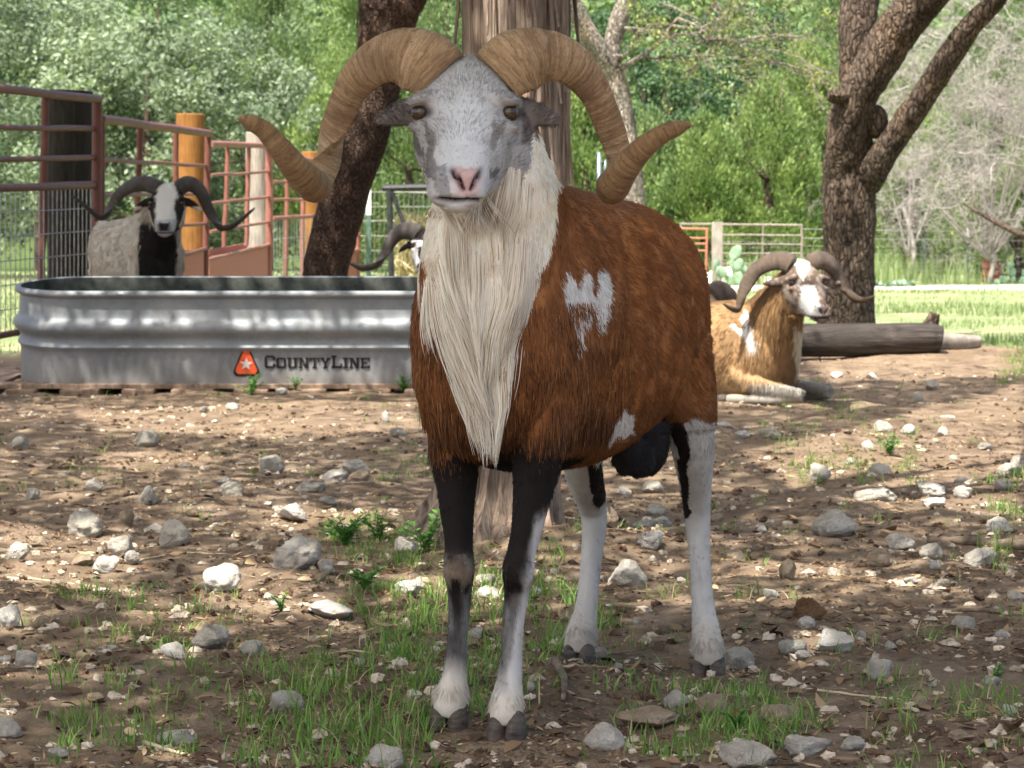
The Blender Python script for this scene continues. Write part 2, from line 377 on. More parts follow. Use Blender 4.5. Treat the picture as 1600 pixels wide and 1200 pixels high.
# leaning dark oak behind the tank
L0 = np.array([-1.05, 13.6, 0.])
root = thing('oak_tree', 'dark oak trunk leaning to the right behind the galvanized tank and under the left horn', 'tree', L0)
mb = MB()
trunk_mesh(mb, [(lp(480, 580, 13.6), .16), (lp(502, 460, 13.6), .125), (lp(513, 400, 13.6), .122), (lp(540, 300, 13.55), .125), (lp(565, 220, 13.5), .13), (lp(588, 140, 13.5), .12), (lp(596, 70, 13.5), .125), (lp(606, 20, 13.5), .15)], 40, 120, .09, 2)
trunk_mesh(mb, [(lp(594, 60, 13.5), .10), (lp(588, 10, 13.55), .085), (lp(575, -60, 13.6), .08), (lp(540, -300, 13.7), .06), (lp(500, -600, 13.8), .03)], 26, 60, .1, 5)
trunk_mesh(mb, [(lp(604, 55, 13.5), .12), (lp(625, 10, 13.5), .11), (lp(650, -40, 13.5), .10), (lp(720, -250, 13.5), .07), (lp(800, -600, 13.4), .03)], 26, 60, .1, 6)
mb.build('trunk', BK_RED, root)
zz_ = rr_.uniform(3.5, 5.0, 620); tgt = np.stack([rr_.uniform(-3.7, -1.95, 620), rr_.uniform(13.9, 15.6, 620), rr_.uniform(.2, 1.5, 620)], 1)  # unseen leaf clusters added to shade the left pen posts and white-backed ram
tgt[:160] = np.array([-1.8, 13.3, .85]) + rr_.normal(0, .2, (160, 3))
link('crown', canopy(-6.0, 1.5, 7.0, 13.2, 3.3, 5.0, 1700, 12, .05, tgt + (SUN / SUN[2])[None, :] * (zz_ - tgt[:, 2])[:, None]), root, loc=-L0)

# forked oak on the right behind the log
L0 = np.array([2.35, 17.9, 0.])
root = thing('oak_tree', 'forked rough-barked oak standing behind the log on the right', 'tree', L0)
mb = MB()
trunk_mesh(mb, [(lp(1322, 520, 17.9), .22), (lp(1323, 490, 17.9), .195), (lp(1325, 420, 17.9), .18), (lp(1326, 330, 17.9), .185), (lp(1328, 260, 17.9), .185), (lp(1330, 210, 17.85), .15), (lp(1332, 165, 17.8), .12)], 44, 120, .11, 8)
trunk_mesh(mb, [(lp(1318, 270, 17.85), .13), (lp(1322, 205, 17.75), .135), (lp(1340, 150, 17.7), .14), (lp(1372, 95, 17.65), .15), (lp(1400, 50, 17.6), .145), (lp(1440, 0, 17.5), .14), (lp(1480, -50, 17.4), .13), (lp(1560, -180, 17.2), .10), (lp(1640, -500, 16.8), .05)], 36, 110, .12, 9)
trunk_mesh(mb, [(lp(1338, 160, 17.75), .11), (lp(1340, 110, 17.75), .12), (lp(1340, 60, 17.75), .125), (lp(1342, 10, 17.8), .13), (lp(1345, -60, 17.9), .12), (lp(1335, -250, 18.1), .08), (lp(1310, -600, 18.4), .03)], 32, 80, .1, 10)
trunk_mesh(mb, [(lp(1352, 290, 17.85), .10), (lp(1366, 262, 17.75), .105), (lp(1388, 230, 17.7), .095), (lp(1430, 170, 17.6), .09), (lp(1470, 110, 17.5), .085), (lp(1510, 50, 17.4), .075), (lp(1555, 0, 17.3), .065), (lp(1620, -80, 17.1), .05), (lp(1750, -300, 16.8), .025)], 28, 110, .13, 11)
V, F = ball(lp(1303, 152, 17.62), (.05, .05, .045)); mb.add(V, F)
trunk_mesh(mb, [(lp(1335, 160, 17.65), .05), (lp(1318, 152, 17.6), .042), (lp(1303, 150, 17.58), .04), (lp(1294, 148, 17.57), .03)], 16, 30, .15, 12)
V, F = ball(lp(1368, 190, 17.75), (.09, .09, .12)); mb.add(V, F)
mb.build('trunk', BK_OAK, root)
link('crown', canopy(-.5, 6.5, 8.0, 16.6, 3.5, 5.6, 1500, 13), root, loc=-L0)

# pale limbed tree further back, bare branches reaching right
L0 = np.array([1.1, 25., 0.])
root = thing('bare_tree', 'pale lichen-covered tree with thin bare branches reaching right behind the right horn', 'tree', L0)
mb = MB()
trunk_mesh(mb, [(lp(1000, 500, 25), .16), (lp(994, 400, 25), .13), (lp(988, 290, 25), .11), (lp(975, 180, 25), .10), (lp(957, 110, 25), .13)], 24, 70, .12, 14)
trunk_mesh(mb, [(lp(962, 130, 25), .10), (lp(938, 85, 24.9), .10), (lp(912, 40, 24.8), .095), (lp(893, 0, 24.7), .09), (lp(870, -60, 24.6), .08), (lp(800, -260, 24.5), .04)], 20, 60, .14, 15)
trunk_mesh(mb, [(lp(957, 115, 25), .09), (lp(958, 70, 25), .085), (lp(968, 30, 25), .09), (lp(985, -10, 25), .08), (lp(1005, -60, 25), .07), (lp(1060, -240, 25), .03)], 20, 60, .14, 16)
def twigs(mb, start, dirv, ln, r, depth, rg, droop=.0, wig=.25):
    n = 7; pts = [np.array(start)]; d = unit(dirv)
    for k in range(n):
        d = unit(d + rg.normal(0, wig, 3) * np.array([1, .6, 1]) - np.array([0, 0, droop])); pts.append(pts[-1] + d * ln / n)
        if depth > 0 and k > 0 and rg.random() < .75:
            twigs(mb, pts[-1], d + rg.normal(0, .75, 3) * np.array([1, .8, 1]), ln * rg.uniform(.35, .6), r * (1 - k / n) * .6 + .0015, depth - 1, rg, droop, wig)
    mb.tube(catmull(pts, 10), np.linspace(r, max(r * .25, .0015), 10), 5)
rg = np.random.default_rng(31)
for (x0, y0, x1, y1, r) in ((965, 110, 1090, 62, .030), (975, 45, 1140, 40, .025), (1090, 62, 1310, 105, .020), (960, 105, 1010, 40, .03), (1010, 40, 1200, 5, .016), (1000, 90, 1160, 130, .014), (1060, 30, 1200, 95, .02), (1030, 5, 1300, 50, .016), (1200, 95, 1320, 100, .018)):
    a = lp(x0, y0, 24.9); b = lp(x1, y1, 24.6); twigs(mb, a, b - a, np.linalg.norm(b - a), r, 3, rg, 0, .16)
mb.build('trunk', BK_PALE, root)
vv = np.concatenate(mb.v); vv = vv[(vv[:, 0] + L0[0]) > W(975, 0, 25)[0]]; sel = rng.integers(0, len(vv), 2600)
pp = vv[sel] + rng.normal(0, .035, (2600, 3)); nn = unit(rng.normal(0, 1, (2600, 3))); tt = np.cross(nn, rng.normal(0, 1, (2600, 3)))
V, F = quads(pp, tt, nn, rng.uniform(.03, .06, 2600), rng.uniform(.012, .022, 2600))
me = mesh_np('crown', V, F, m_leaf('sparse_leaf', (.14, .18, .05), (.30, .34, .10), .4)); add_tone(me, rng.random(2600)); link('crown', me, root)

# ------------------------------------------------------------------ trees beyond the pen
LF = {'oak': m_leaf('grey_green_leaf', (.075, .11, .068), (.26, .32, .205), .35),
      'juniper': m_leaf('juniper_spray', (.055, .10, .04), (.235, .315, .125), .3),
      'bright': m_leaf('bright_leaf', (.085, .145, .045), (.32, .405, .145), .4),
      'dark': m_leaf('dark_leaf', (.03, .07, .032), (.125, .205, .095), .3)}
def crown_mesh(w, h, kind, n, seed, z0=.1):
    r = np.random.default_rng(seed); nc = 110 if kind in ('juniper', 'bright') else 80
    u = r.random(nc) ** .8; ang = r.uniform(0, 2 * math.pi, nc)
    if kind in ('juniper', 'bright'): prof = (1 - u) ** .62 * (.55 + .45 * sstep(0, .16, u))
    else: prof = np.sqrt(np.clip(1 - (1.75 * u - .8) ** 2, .02, 1))
    rad = w / 2 * prof * r.uniform(.72, 1.08, nc) * (1 + .28 * np.sin(3 * ang + seed))
    cc = np.stack([rad * np.cos(ang), rad * np.sin(ang), z0 * h + u * h * (1 - z0)], 1); cs = r.uniform(.5, 1.0, nc) * w * .13
    tone_c = r.uniform(-.42, .34, nc)
    k = r.integers(0, nc, n); off = unit(r.normal(0, 1, (n, 3))) * (r.random((n, 1)) ** .5)
    p = cc[k] + off * cs[k][:, None] * np.array([1, 1, 1.35 if kind in ('juniper', 'bright') else .8])
    inner = r.random(n) < .22; p[inner] *= np.array([.7, .7, 1])
    out = unit(p - np.stack([p[:, 0] * 0, p[:, 0] * 0, p[:, 2] * .7], 1))
    if kind in ('juniper', 'bright'): tt = unit(out + np.array([0, 0, .9]) + r.normal(0, .5, (n, 3))); ln = r.uniform(.065, .15, n); wd = r.uniform(.022, .048, n)
    else: tt = unit(r.normal(0, 1, (n, 3))); ln = r.uniform(.08, .16, n); wd = r.uniform(.04, .085, n)
    nn = unit(out * .8 + r.normal(0, .6, (n, 3)))
    V, F = quads(p, tt, nn, ln, wd); me = mesh_np('crown', V, F, LF[kind]); add_tone(me, np.clip(.46 + tone_c[k] + r.normal(0, .2, n), 0, 1)); return me
TREES = [  # centre px, distance, width m, height m, kind, leaves, label
    (-60, 50, 6.0, 6.4, 'oak', 15000, 'grey-green oak at the far left edge behind the red pen panel'),
    (95, 53, 5.2, 5.6, 'oak', 15000, 'grey-green oak rising behind the big dark post'),
    (235, 48, 5.0, 4.6, 'oak', 15000, 'soft grey-green oak behind the white-backed ram and the orange post'),
    (385, 52, 4.6, 4.3, 'oak', 14000, 'silvery green oak behind the red gate and the left horn tip'),
    (505, 50, 3.4, 3.4, 'bright', 14000, 'low yellow-green juniper left of the leaning dark trunk'),
    (640, 54, 3.6, 4.4, 'juniper', 12000, 'green juniper between the leaning trunk and the ram head'),
    (560, 62, 4.2, 7.4, 'bright', 15000, 'tall yellow-green juniper above the left horn arch'),
    (420, 66, 5.4, 7.6, 'juniper', 15000, 'tall mid-green juniper behind the left horn'),
    (250, 64, 6.2, 7.8, 'oak', 15000, 'tall pale grey-green oak at the top left'),
    (60, 66, 6.5, 8.4, 'dark', 14000, 'tall dark green tree in the top left corner'),
    (700, 66, 5.0, 8.2, 'juniper', 12000, 'tall juniper hidden partly behind the cedar trunk'),
    (915, 50, 3.2, 4.2, 'bright', 14000, 'bright juniper framed inside the right horn'),
    (1020, 56, 3.0, 3.3, 'juniper', 14000, 'low bushy juniper above the ram rump'),
    (1105, 54, 2.8, 3.2, 'bright', 15000, 'bright pointed juniper right of the right horn tip'),
    (1200, 55, 3.4, 3.9, 'bright', 15000, 'full bright juniper just left of the forked oak'),
    (1260, 60, 3.6, 5.2, 'bright', 14000, 'tall yellow-green juniper close behind the forked oak'),
    (1010, 63, 4.6, 6.4, 'dark', 15000, 'blue-green tree behind the bare pale branches'),
    (1150, 66, 5.2, 6.6, 'dark', 15000, 'broad deep green tree above the bright junipers'),
    (1330, 68, 5.5, 8.0, 'juniper', 12000, 'tall juniper directly behind the forked oak'),
    (1420, 58, 3.4, 4.6, 'bright', 13000, 'yellow-green juniper seen through the oak fork'),
    (1590, 47, 2.4, 2.3, 'bright', 11000, 'bright low juniper at the right edge above the barrel'),
    (1480, 60, 3.2, 3.0, 'dark', 12000, 'dark green bush under the grey dead brush'),
    (1560, 68, 5.5, 8.4, 'juniper', 13000, 'tall pale green tree in the top right corner'),
    (850, 68, 5.0, 8.6, 'juniper', 10000, 'tall juniper between the cedar trunk and the pale bare tree'),
    (1690, 58, 4.0, 6.0, 'juniper', 10000, 'juniper beyond the right edge behind the dead brush')]
for i, (px, d, w, h, kind, n, lab) in enumerate(TREES):
    b = W(px, 400, d); o = thing('oak_tree' if kind in ('oak', 'dark') else 'juniper_tree', lab, 'tree', (b[0], d, 0), (0, 0, 0), 'trees beyond the pen')
    link('crown', crown_mesh(w, h, kind, int(n * (1.9 if kind in ('juniper', 'bright') else 1.25)), 100 + i, .04 if kind in ('juniper', 'bright') else .12), o)
    mb = MB(); trunk_mesh(mb, [((0, 0, -.1), .13), ((.05, 0, h * .3), .10), ((-.05, .05, h * .6), .06), ((0, 0, h * .85), .02)], 10, 20, .1, i)
    rg = np.random.default_rng(i)
    for k in range(6): twigs(mb, (0, 0, h * rg.uniform(.15, .6)), (rg.normal(), rg.normal(), .7), w * .45, .035, 1, rg)
    mb.build('trunk', BK_OAK, o)
# the wooded slope that closes the view
r = np.random.default_rng(77); nC = 420
cy = r.uniform(78, 150, nC); cx = r.uniform(-.32, .32, nC) * cy * 1.15; cz = sstep(70, 200, cy) * 34; cw = r.uniform(1.8, 3.4, nC)
k = np.repeat(np.arange(nC), 380); n = len(k); off = unit(r.normal(0, 1, (n, 3))) * r.random((n, 1)) ** .4
p = np.stack([cx[k] + off[:, 0] * cw[k], cy[k] + off[:, 1] * cw[k], cz[k] + 2.6 + off[:, 2] * cw[k] * 1.2 + 1], 1)
nn = unit(off + r.normal(0, .6, (n, 3))); tt = np.cross(nn, r.normal(0, 1, (n, 3)))
V, F = quads(p, tt, nn, r.uniform(.25, .5, n), r.uniform(.14, .26, n)); me = mesh_np('hillside_wood', V, F, LF['juniper']); add_tone(me, np.clip(.4 + r.uniform(-.3, .3, nC)[k] + r.normal(0, .2, n), 0, 1))
tag(link('hillside_wood', me), 'green wood covering the slope far behind the pen', 'wood', None, 'stuff')
# dead grey brush on the right
rg = np.random.default_rng(5)
BRUSH = [(1545, 44, (1420, 1720), (20, 335), 210, 'tangle of bleached grey dead branches right of the forked oak'),
         (1420, 49, (1350, 1500), (190, 340), 40, 'low grey dead brush close to the right of the oak trunk')]
for (px, d, xr, yr, n, lab) in BRUSH:
    b = W(px, 400, d); L0 = np.array([b[0], d, 0.]); mb = MB()
    mb.tube(catmull([[0, 0, -.05], [.1, 0, .6], [-.1, .1, 1.4]], 10), np.linspace(.05, .03, 10), 8)
    for k in range(n):
        a = W(rg.uniform(*xr), rg.uniform(*yr), d + rg.uniform(-1.2, 1.2)) - L0
        twigs(mb, a, (rg.normal(-.5, .8), rg.normal(0, .5), rg.normal(-.1, .55)), rg.uniform(.7, 1.5) * (1 if n > 20 else .35), rg.uniform(.004, .012), 3 if n > 60 else 2, rg, .03, .34)
    for k in range(max(3, n // 9)):
        e = W(rg.uniform(*xr), rg.uniform(*yr), d + rg.uniform(-.8, .8)) - L0
        mb.tube(catmull([[0, 0, .4], e * .5 + [0, 0, .15], e], 12), np.linspace(.022, .006, 12), 6)
    tag(link('dead_brush', mesh_np('dead_brush', np.concatenate(mb.v), mb.f, BK_GREY), None, L0), lab, 'dead brush', 'bleached dead brush')
mb = MB(); L0 = W(1600, 420, 36); L0[2] = 0
trunk_mesh(mb, [(W(1720, 430, 36) - L0, .06), (W(1640, 385, 36) - L0, .055), (W(1585, 362, 36) - L0, .045), (W(1535, 335, 36.2) - L0, .03), (W(1505, 318, 36.4) - L0, .015)], 12, 50, .15, 3)
tag(link('fallen_limb', mesh_np('fallen_limb', np.concatenate(mb.v), mb.f, BK_OAK), None, L0), 'dark bent dead limb reaching in from the right edge below the grey brush', 'branch')
# ------------------------------------------------------------------ pens, posts, fences
def m_paint(name, c1, c2, rust, rough=.55):
    t = NT(name); v = t.coords('Object'); n = t.noise(v, 9, 6, .65); n2 = t.noise(v, 45, 5, .7)
    col = t.ramp(n, [(.3, c1), (.7, c2)]); col = t.mix(t.ramp(n2, [(.55, (0, 0, 0)), (.72, (.8, .8, .8))]), col, rust)
    return t.fin(col, rough, 0, t.bump(n2, .3, .002), .4)
RED = m_paint('dark_red_pipe', (.095, .030, .021), (.17, .060, .042), (.06, .028, .02))
REDL = m_paint('faded_red_pipe', (.19, .070, .050), (.28, .115, .085), (.13, .055, .04))
SHEET = NT('faded_red_sheet').fin((.40, .15, .105), .7)
WIRE = m_noise('galvanized_wire', (.22, .22, .21), (.42, .42, .40), 30, .45, .7)
def m_wood(name, c1, c2, scale=14, bump=.6):
    t = NT(name); v = t.coords('Object', (1, 1, .08)); n = t.noise(v, scale * 4, 6, .65, .5); n2 = t.noise(t.coords('Object'), 4, 4)
    col = t.mix(1.0, t.ramp(n, [(.3, c1), (.7, c2)]), t.ramp(n2, [(.3, (.65, .65, .65)), (.7, (1.2, 1.15, 1.1))]), 'MULTIPLY')
    return t.fin(col, .85, 0, t.bump(n, bump, .006), .2)
W_DARK = m_wood('old_dark_post', (.010, .010, .008), (.04, .038, .028)); W_ORANGE = m_wood('treated_orange_post', (.15, .065, .014), (.28, .14, .042))
W_GREY = m_wood('weathered_post', (.17, .155, .135), (.36, .33, .29))
def panel(name, label, cat, rails, ups, mat, group, sheets=(), grids=()):
    """rails and uprights as (x0, y0, d0, x1, y1, d1, radius) in photo points"""
    p0 = W(rails[0][3], rails[0][4], rails[0][5]); base = np.array([p0[0], p0[1], 0.])
    o = thing(name, label, cat, base, (0, 0, 0), group)
    for kind, L in (('rail', rails), ('upright', ups)):
        for (x0, y0, d0, x1, y1, d1, r_) in L:
            a, b = W(x0, y0, d0) - base, W(x1, y1, d1) - base; mb = MB(); n = 9
            pts = np.linspace(a, b, n); pts[1:-1] += rng.normal(0, .0025, (n - 2, 3)); mb.tube(pts, r_ * .86, 10); mb.build(kind, mat, o)
    for S in sheets:
        P = np.array([W(*q) for q in S]) - base; nrm = unit(np.cross(P[1] - P[0], P[2] - P[0])) * .004
        mb = MB(); n = len(P); mb.add(np.concatenate([P - nrm, P + nrm]), [list(range(n))[::-1], [n + i for i in range(n)]] + [[i, (i + 1) % n, n + (i + 1) % n, n + i] for i in range(n)])
        mb.build('sheet', SHEET, o, False)
    for (A, B, Cc, D, nu, nv, r_) in grids:                     # top left, top right, bottom right, bottom left
        A, B, Cc, D = (W(*q) - base for q in (A, B, Cc, D)); mb = MB()
        for i in range(nu + 1):
            u = i / nu; mb.tube(np.linspace(A + (B - A) * u, D + (Cc - D) * u, 3), r_, 4)
        for j in range(nv + 1):
            v = j / nv; mb.tube(np.linspace(A + (D - A) * v, B + (Cc - B) * v, 3) + [0, r_ * 1.5, 0], r_, 4)
        mb.build('wire_mesh', WIRE, o)
    return o
GRP = 'red pipe pen panels'
panel('pen_panel', 'nearest dark red pipe panel with wire mesh below, at the left edge', 'pen panel',
      [(-230, 112, 10.6, 155, 155, 14, .026), (-230, 194, 10.6, 148, 201, 14, .017), (-230, 252, 10.6, 148, 246, 14, .017), (-230, 300, 10.6, 148, 289, 14, .024), (-230, 560, 10.6, 148, 500, 14, .02)],
      [(152, 152, 14, 150, 560, 14, .032), (71, 150, 13.2, 62, 560, 13.2, .024), (-120, 130, 11.5, -125, 590, 11.5, .024)], RED, GRP, (),
      [((-230, 300, 10.62), (148, 290, 14.02), (148, 500, 14.02), (-230, 560, 10.62), 46, 6, .0028)])
panel('pen_panel', 'dark red pipe panel between the big dark post and the orange post', 'pen panel',
      [(158, 186, 14.2, 328, 209, 17.6, .030), (160, 250, 14.2, 322, 259, 17.6, .014), (160, 305, 14.2, 322, 304, 17.6, .014), (160, 362, 14.2, 322, 349, 17.6, .014), (200, 420, 14.8, 322, 388, 17.6, .017)],
      [(159, 185, 14.2, 156, 560, 14.2, .022), (219, 200, 15.4, 208, 560, 15.4, .022), (275, 205, 16.6, 272, 540, 16.6, .022), (325, 209, 17.6, 318, 540, 17.6, .026)], RED, GRP,
      [[(262, 392, 16.4), (320, 390, 17.62), (320, 500, 17.62), (262, 500, 16.4)]])
panel('pen_panel', 'faded red pipe panel with a solid red sheet below, right of the orange post', 'pen panel',
      [(329, 225, 17.8, 418, 228, 20.2, .026), (329, 274, 17.8, 421, 268, 20.2, .014), (329, 318, 17.8, 421, 307, 20.2, .014), (329, 362, 17.8, 421, 346, 20.2, .014), (324, 406, 17.8, 421, 382, 20.2, .017)],
      [(356, 230, 18.5, 350, 386, 18.5, .02), (389, 228, 19.3, 385, 384, 19.3, .02), (421, 226, 20.2, 420, 530, 20.2, .036)], REDL, GRP,
      [[(326, 408, 17.8), (419, 384, 20.2), (419, 520, 20.2), (326, 530, 17.8)], [(326, 390, 18.4), (386, 380, 19.6), (386, 387, 19.6), (326, 400, 18.4)]])
panel('pen_panel', 'faded red gate panel with wire mesh, behind the leaning dark trunk', 'pen panel',
      [(426, 240, 20.4, 562, 262, 24, .022), (426, 284, 20.4, 562, 288, 24, .014), (426, 312, 20.4, 562, 311, 24, .014), (426, 341, 20.4, 562, 334, 24, .02), (520, 400, 23, 562, 390, 24, .017), (540, 372, 23.5, 562, 366, 24, .014)],
      [(449, 250, 21, 445, 500, 21, .022), (475, 250, 21.8, 471, 500, 21.8, .024), (561, 262, 24, 557, 500, 24, .028)], REDL, GRP,
      [[(520, 402, 23), (558, 390, 24), (558, 480, 24), (520, 480, 23)]], [((428, 342, 20.42), (520, 338, 23.02), (520, 480, 23.02), (428, 500, 20.42), 22, 5, .0028)])
def post(label, x0, x1, top, d, mat, lean=0, sq=False, extra=None):
    a, b = W(x0, 500, d), W(x1, 500, d); r_ = (b[0] - a[0]) / 2; zt = W(x0, top, d)[2]; cx = (a[0] + b[0]) / 2
    mb = MB()
    if sq: mb.box((0, 0, zt / 2 - .05), (2 * r_, 2 * r_, zt + .1))
    else:
        z = np.linspace(-.15, zt, 24); V, F = tube(np.stack([lean * z / zt + .006 * np.sin(z * 4), z * 0, z], 1), r_ * (1 + .025 * np.sin(z * 5)), 24)
        V = V * (1 + .02 * fbm(V * np.array([14, 14, 2]), 2, int(d))[:, None] * np.array([1, 1, 0])); mb.add(V, F)
    o = link('fence_post', mesh_np('fence_post', np.concatenate(mb.v), mb.f, mat), None, (cx, d, 0)); o.data.set_sharp_from_angle(angle=R_(50))
    m = o.modifiers.new('bevel', 'BEVEL'); m.width = .008; m.segments = 2; m.limit_method = 'ANGLE'; m.angle_limit = R_(50)
    return tag(o, label, 'post', 'wooden fence posts')
post('thick dark weathered round post behind the left red panel', 74, 148, 142, 15.0, W_DARK)
post('orange-brown round post behind the white-backed ram', 278, 322, 178, 18.4, W_ORANGE)
post('pale grey split post behind the faded red panel', 386, 420, 207, 20.9, W_GREY)
post('short orange-tan post left of the leaning dark trunk', 473, 503, 237, 23.0, W_ORANGE)
post('grey post at the far end of the red gate behind the leaning trunk', 541, 557, 285, 24.6, W_GREY)
post('square grey wooden post at the end of the far wire gate', 1112, 1128, 347, 43, W_GREY, 0, True)
GREEN_T = m_noise('green_post_paint', (.045, .085, .065), (.10, .16, .12), 20, .6); WHITE_P = m_noise('white_paint', (.62, .62, .60), (.80, .80, .78), 20, .6)
def t_post(label, x, top, base, d, white=True):
    zt = W(x, top, d)[2]; X = W(x, 400, d)[0]; o = thing('t_post', label, 'post', (X, d, 0), (0, 0, 0), 'steel fence posts')
    k = .28 if white else .02; mb = MB(); mb.box((0, 0, zt * (1 - k) / 2 - .05), (.045, .008, zt * (1 - k) + .1)); mb.box((0, .022, zt * (1 - k) / 2 - .05), (.008, .036, zt * (1 - k) + .1)); mb.build('shaft', GREEN_T, o, False)
    if white:
        mb = MB(); mb.box((0, 0, zt * (1 - k / 2)), (.047, .010, zt * k)); mb.box((0, .022, zt * (1 - k / 2)), (.010, .036, zt * k)); mb.build('painted_tip', WHITE_P, o, False)
t_post('green steel fence post with a white tip, right of the leaning trunk', 576, 272, 430, 23.5)
t_post('green steel fence post with a white tip, left of the rusty barrel', 1512, 355, 440, 44)
t_post('short steel fence post in tall grass between the forked oak and the rusty barrel', 1443, 372, 430, 46, False)
# far wire gate, red gate, wire fence
panel('wire_gate', 'far pale pipe gate with wire panels behind the lying ram', 'gate', [(1062, 350, 44, 1253, 352, 44, .022), (1128, 367, 44, 1253, 368, 44, .018), (1128, 381, 44, 1253, 382, 44, .015), (1128, 396, 44, 1253, 396, 44, .015), (1128, 412, 44, 1253, 412, 44, .015)],
      [(1253, 351, 44, 1253, 430, 44, .022), (1192, 351, 44, 1192, 415, 44, .015), (1064, 350, 44, 1064, 430, 44, .02)], m_noise('pale_pipe', (.16, .13, .11), (.27, .23, .20), 12), None, (), [((1130, 368, 44.1), (1252, 368, 44.1), (1252, 425, 44.1), (1130, 425, 44.1), 18, 6, .003)])
panel('red_gate', 'small far orange-red pipe gate just right of the ram rump', 'gate', [(1010, 357, 42, 1106, 358, 42, .022), (1010, 372, 42, 1106, 372, 42, .018), (1010, 381, 42, 1106, 381, 42, .018), (1010, 392, 42, 1106, 392, 42, .018)], [(1105, 357, 42, 1103, 425, 42, .024), (1012, 357, 42, 1012, 425, 42, .022)],
      m_paint('bright_red_pipe', (.26, .09, .05), (.36, .14, .08), (.3, .1, .06)), None)
o = panel('wire_fence', 'thin wire fence running behind the rusty barrel on the right', 'fence', [(1253, 358, 44.5, 1760, 366, 44.5, .006), (1253, 372, 44.5, 1760, 378, 44.5, .006)], [(1253, 352, 44.5, 1253, 430, 44.5, .012)], WIRE, None, (), [((1254, 372, 44.6), (1760, 378, 44.6), (1760, 440, 44.6), (1254, 432, 44.6), 60, 5, .0025)])
panel('wire_fence', 'thin wire fence beyond the leaning trunk and the ram neck', 'fence', [(562, 300, 25, 1000, 305, 25.5, .005), (562, 345, 25, 1000, 345, 25.5, .005)], [(700, 290, 25.1, 700, 470, 25.1, .02)], WIRE, None, (), [((562, 300, 25.02), (700, 300, 25.1), (700, 460, 25.1), (562, 460, 25.02), 18, 7, .0025)])
# rusty barrel
b = W(1550, 432, 46); o = thing('barrel', 'cut-down rusty steel barrel standing in the far grass', 'barrel', (b[0], 46, 0))
z0, z1 = 0, W(1550, 398, 46)[2] - W(1550, 433, 46)[2]; prof = [(0, .985), (.02, 1.02), (.05, .985), (.30, .98), (.33, 1.03), (.36, .98), (.62, .98), (.65, 1.03), (.68, .98), (.95, .985), (.98, 1.03), (1.0, 1.0), (.97, .95), (.3, .95)]
mb = MB(); a = np.linspace(0, 6.2832, 36, endpoint=False); rr = .178
mb.add(np.concatenate([np.stack([q * rr * np.cos(a), q * rr * np.sin(a), a * 0 + h * z1], 1) for h, q in prof]), ring_faces(len(prof), 36))
mb.build('shell', m_paint('rust', (.20, .055, .026), (.33, .10, .05), (.12, .04, .02), .9), o); o.location.z = W(1550, 433, 46)[2]
if o.location.z > .02: o.location.z = 0.0
# dark feeder frame with hay, behind the ram's neck
L0 = W(640, 450, 24); L0[2] = 0; o = thing('hay_feeder', 'dark metal feeder frame with pale hay, left of the standing ram neck', 'feeder', L0)
DKM = m_noise('dark_steel', (.012, .013, .014), (.04, .04, .04), 20, .5)
mb = MB()
for (x0, y0, x1, y1, w_) in ((598, 294, 700, 292, .045), (608, 294, 612, 440, .04), (612, 300, 640, 372, .03), (690, 292, 690, 440, .04)):
    mb.tube(np.linspace(W(x0, y0, 24) - L0, W(x1, y1, 24) - L0, 4), w_ * .7, 8)
for (x0, y0, x1, y1) in ((598, 294, 700, 292),): mb.box((W(650, 294, 24.2) - L0), (.62, .4, .05))
mb.build('frame', DKM, o, False)
r = np.random.default_rng(3); n = 2600; c = np.stack([r.uniform(W(617, 0, 24)[0], W(690, 0, 24)[0], n), r.uniform(24.1, 24.6, n), r.uniform(0, .95, n)], 1) - L0
tt = unit(r.normal(0, 1, (n, 3)) + [0, 0, -1]); V, F = quads(c, tt, r.normal(0, 1, (n, 3)), r.uniform(.1, .25, n), r.uniform(.008, .02, n))
me = mesh_np('hay', V, F, m_leaf('hay_straw', (.42, .34, .18), (.68, .60, .38), .2)); add_tone(me, r.random(n)); link('hay', me, o)
mb = MB(); x, d = 937, 27; L0 = W(x, 400, d); L0[2] = 0
mb.tube(np.linspace((0, 0, 0), W(936, 238, d) - L0, 4), .022, 8); mb.tube(np.linspace(W(880, 304, d) - L0, W(990, 306, d) - L0, 4), .03, 8); mb.tube(np.linspace(W(946, 250, d) - L0, W(943, 306, d) - L0, 4), .01, 6)
tag(link('metal_pole', mesh_np('metal_pole', np.concatenate(mb.v), mb.f, m_noise('blue_grey_steel', (.10, .13, .16), (.22, .26, .30), 15, .4, .5)), None, L0), 'blue-grey steel pole with a cross rail seen under the right horn', 'pole')
# pale gravel mound and track
p0 = W(1100, 424, 52); mb = MB(); gx, gy = np.meshgrid(np.linspace(-1.6, 1.3, 40), np.linspace(-1, 1, 24)); gz = .30 * np.exp(-(gx / .7) ** 2 - (gy / .5) ** 2) * (1 + .2 * fbm(np.stack([gx * 4, gy * 4, gx * 0], -1), 3, 4)) - .03
ii = np.arange(23 * 40).reshape(23, 40)[:, :-1].ravel()
tag(link('gravel_pile', mesh_np('gravel_pile', np.stack([gx, gy, gz], -1), np.stack([ii, ii + 1, ii + 41, ii + 40], 1), m_noise('pale_caliche', (.52, .48, .42), (.74, .70, .64), 25, .95)), None, (p0[0], 45.5, 0)), 'low mound of white gravel behind the square grey post', 'gravel pile')
xs = np.linspace(-4, 22, 60); ysn = np.linspace(0, 1, 9); gx, gv = np.meshgrid(xs, ysn)
gy = 39.0 + 1.0 * np.sin(gx * .2) + (gv - .5) * (3.6 + .8 * np.sin(gx * 1.7)); ii = np.arange(8 * 60).reshape(8, 60)[:, :-1].ravel()
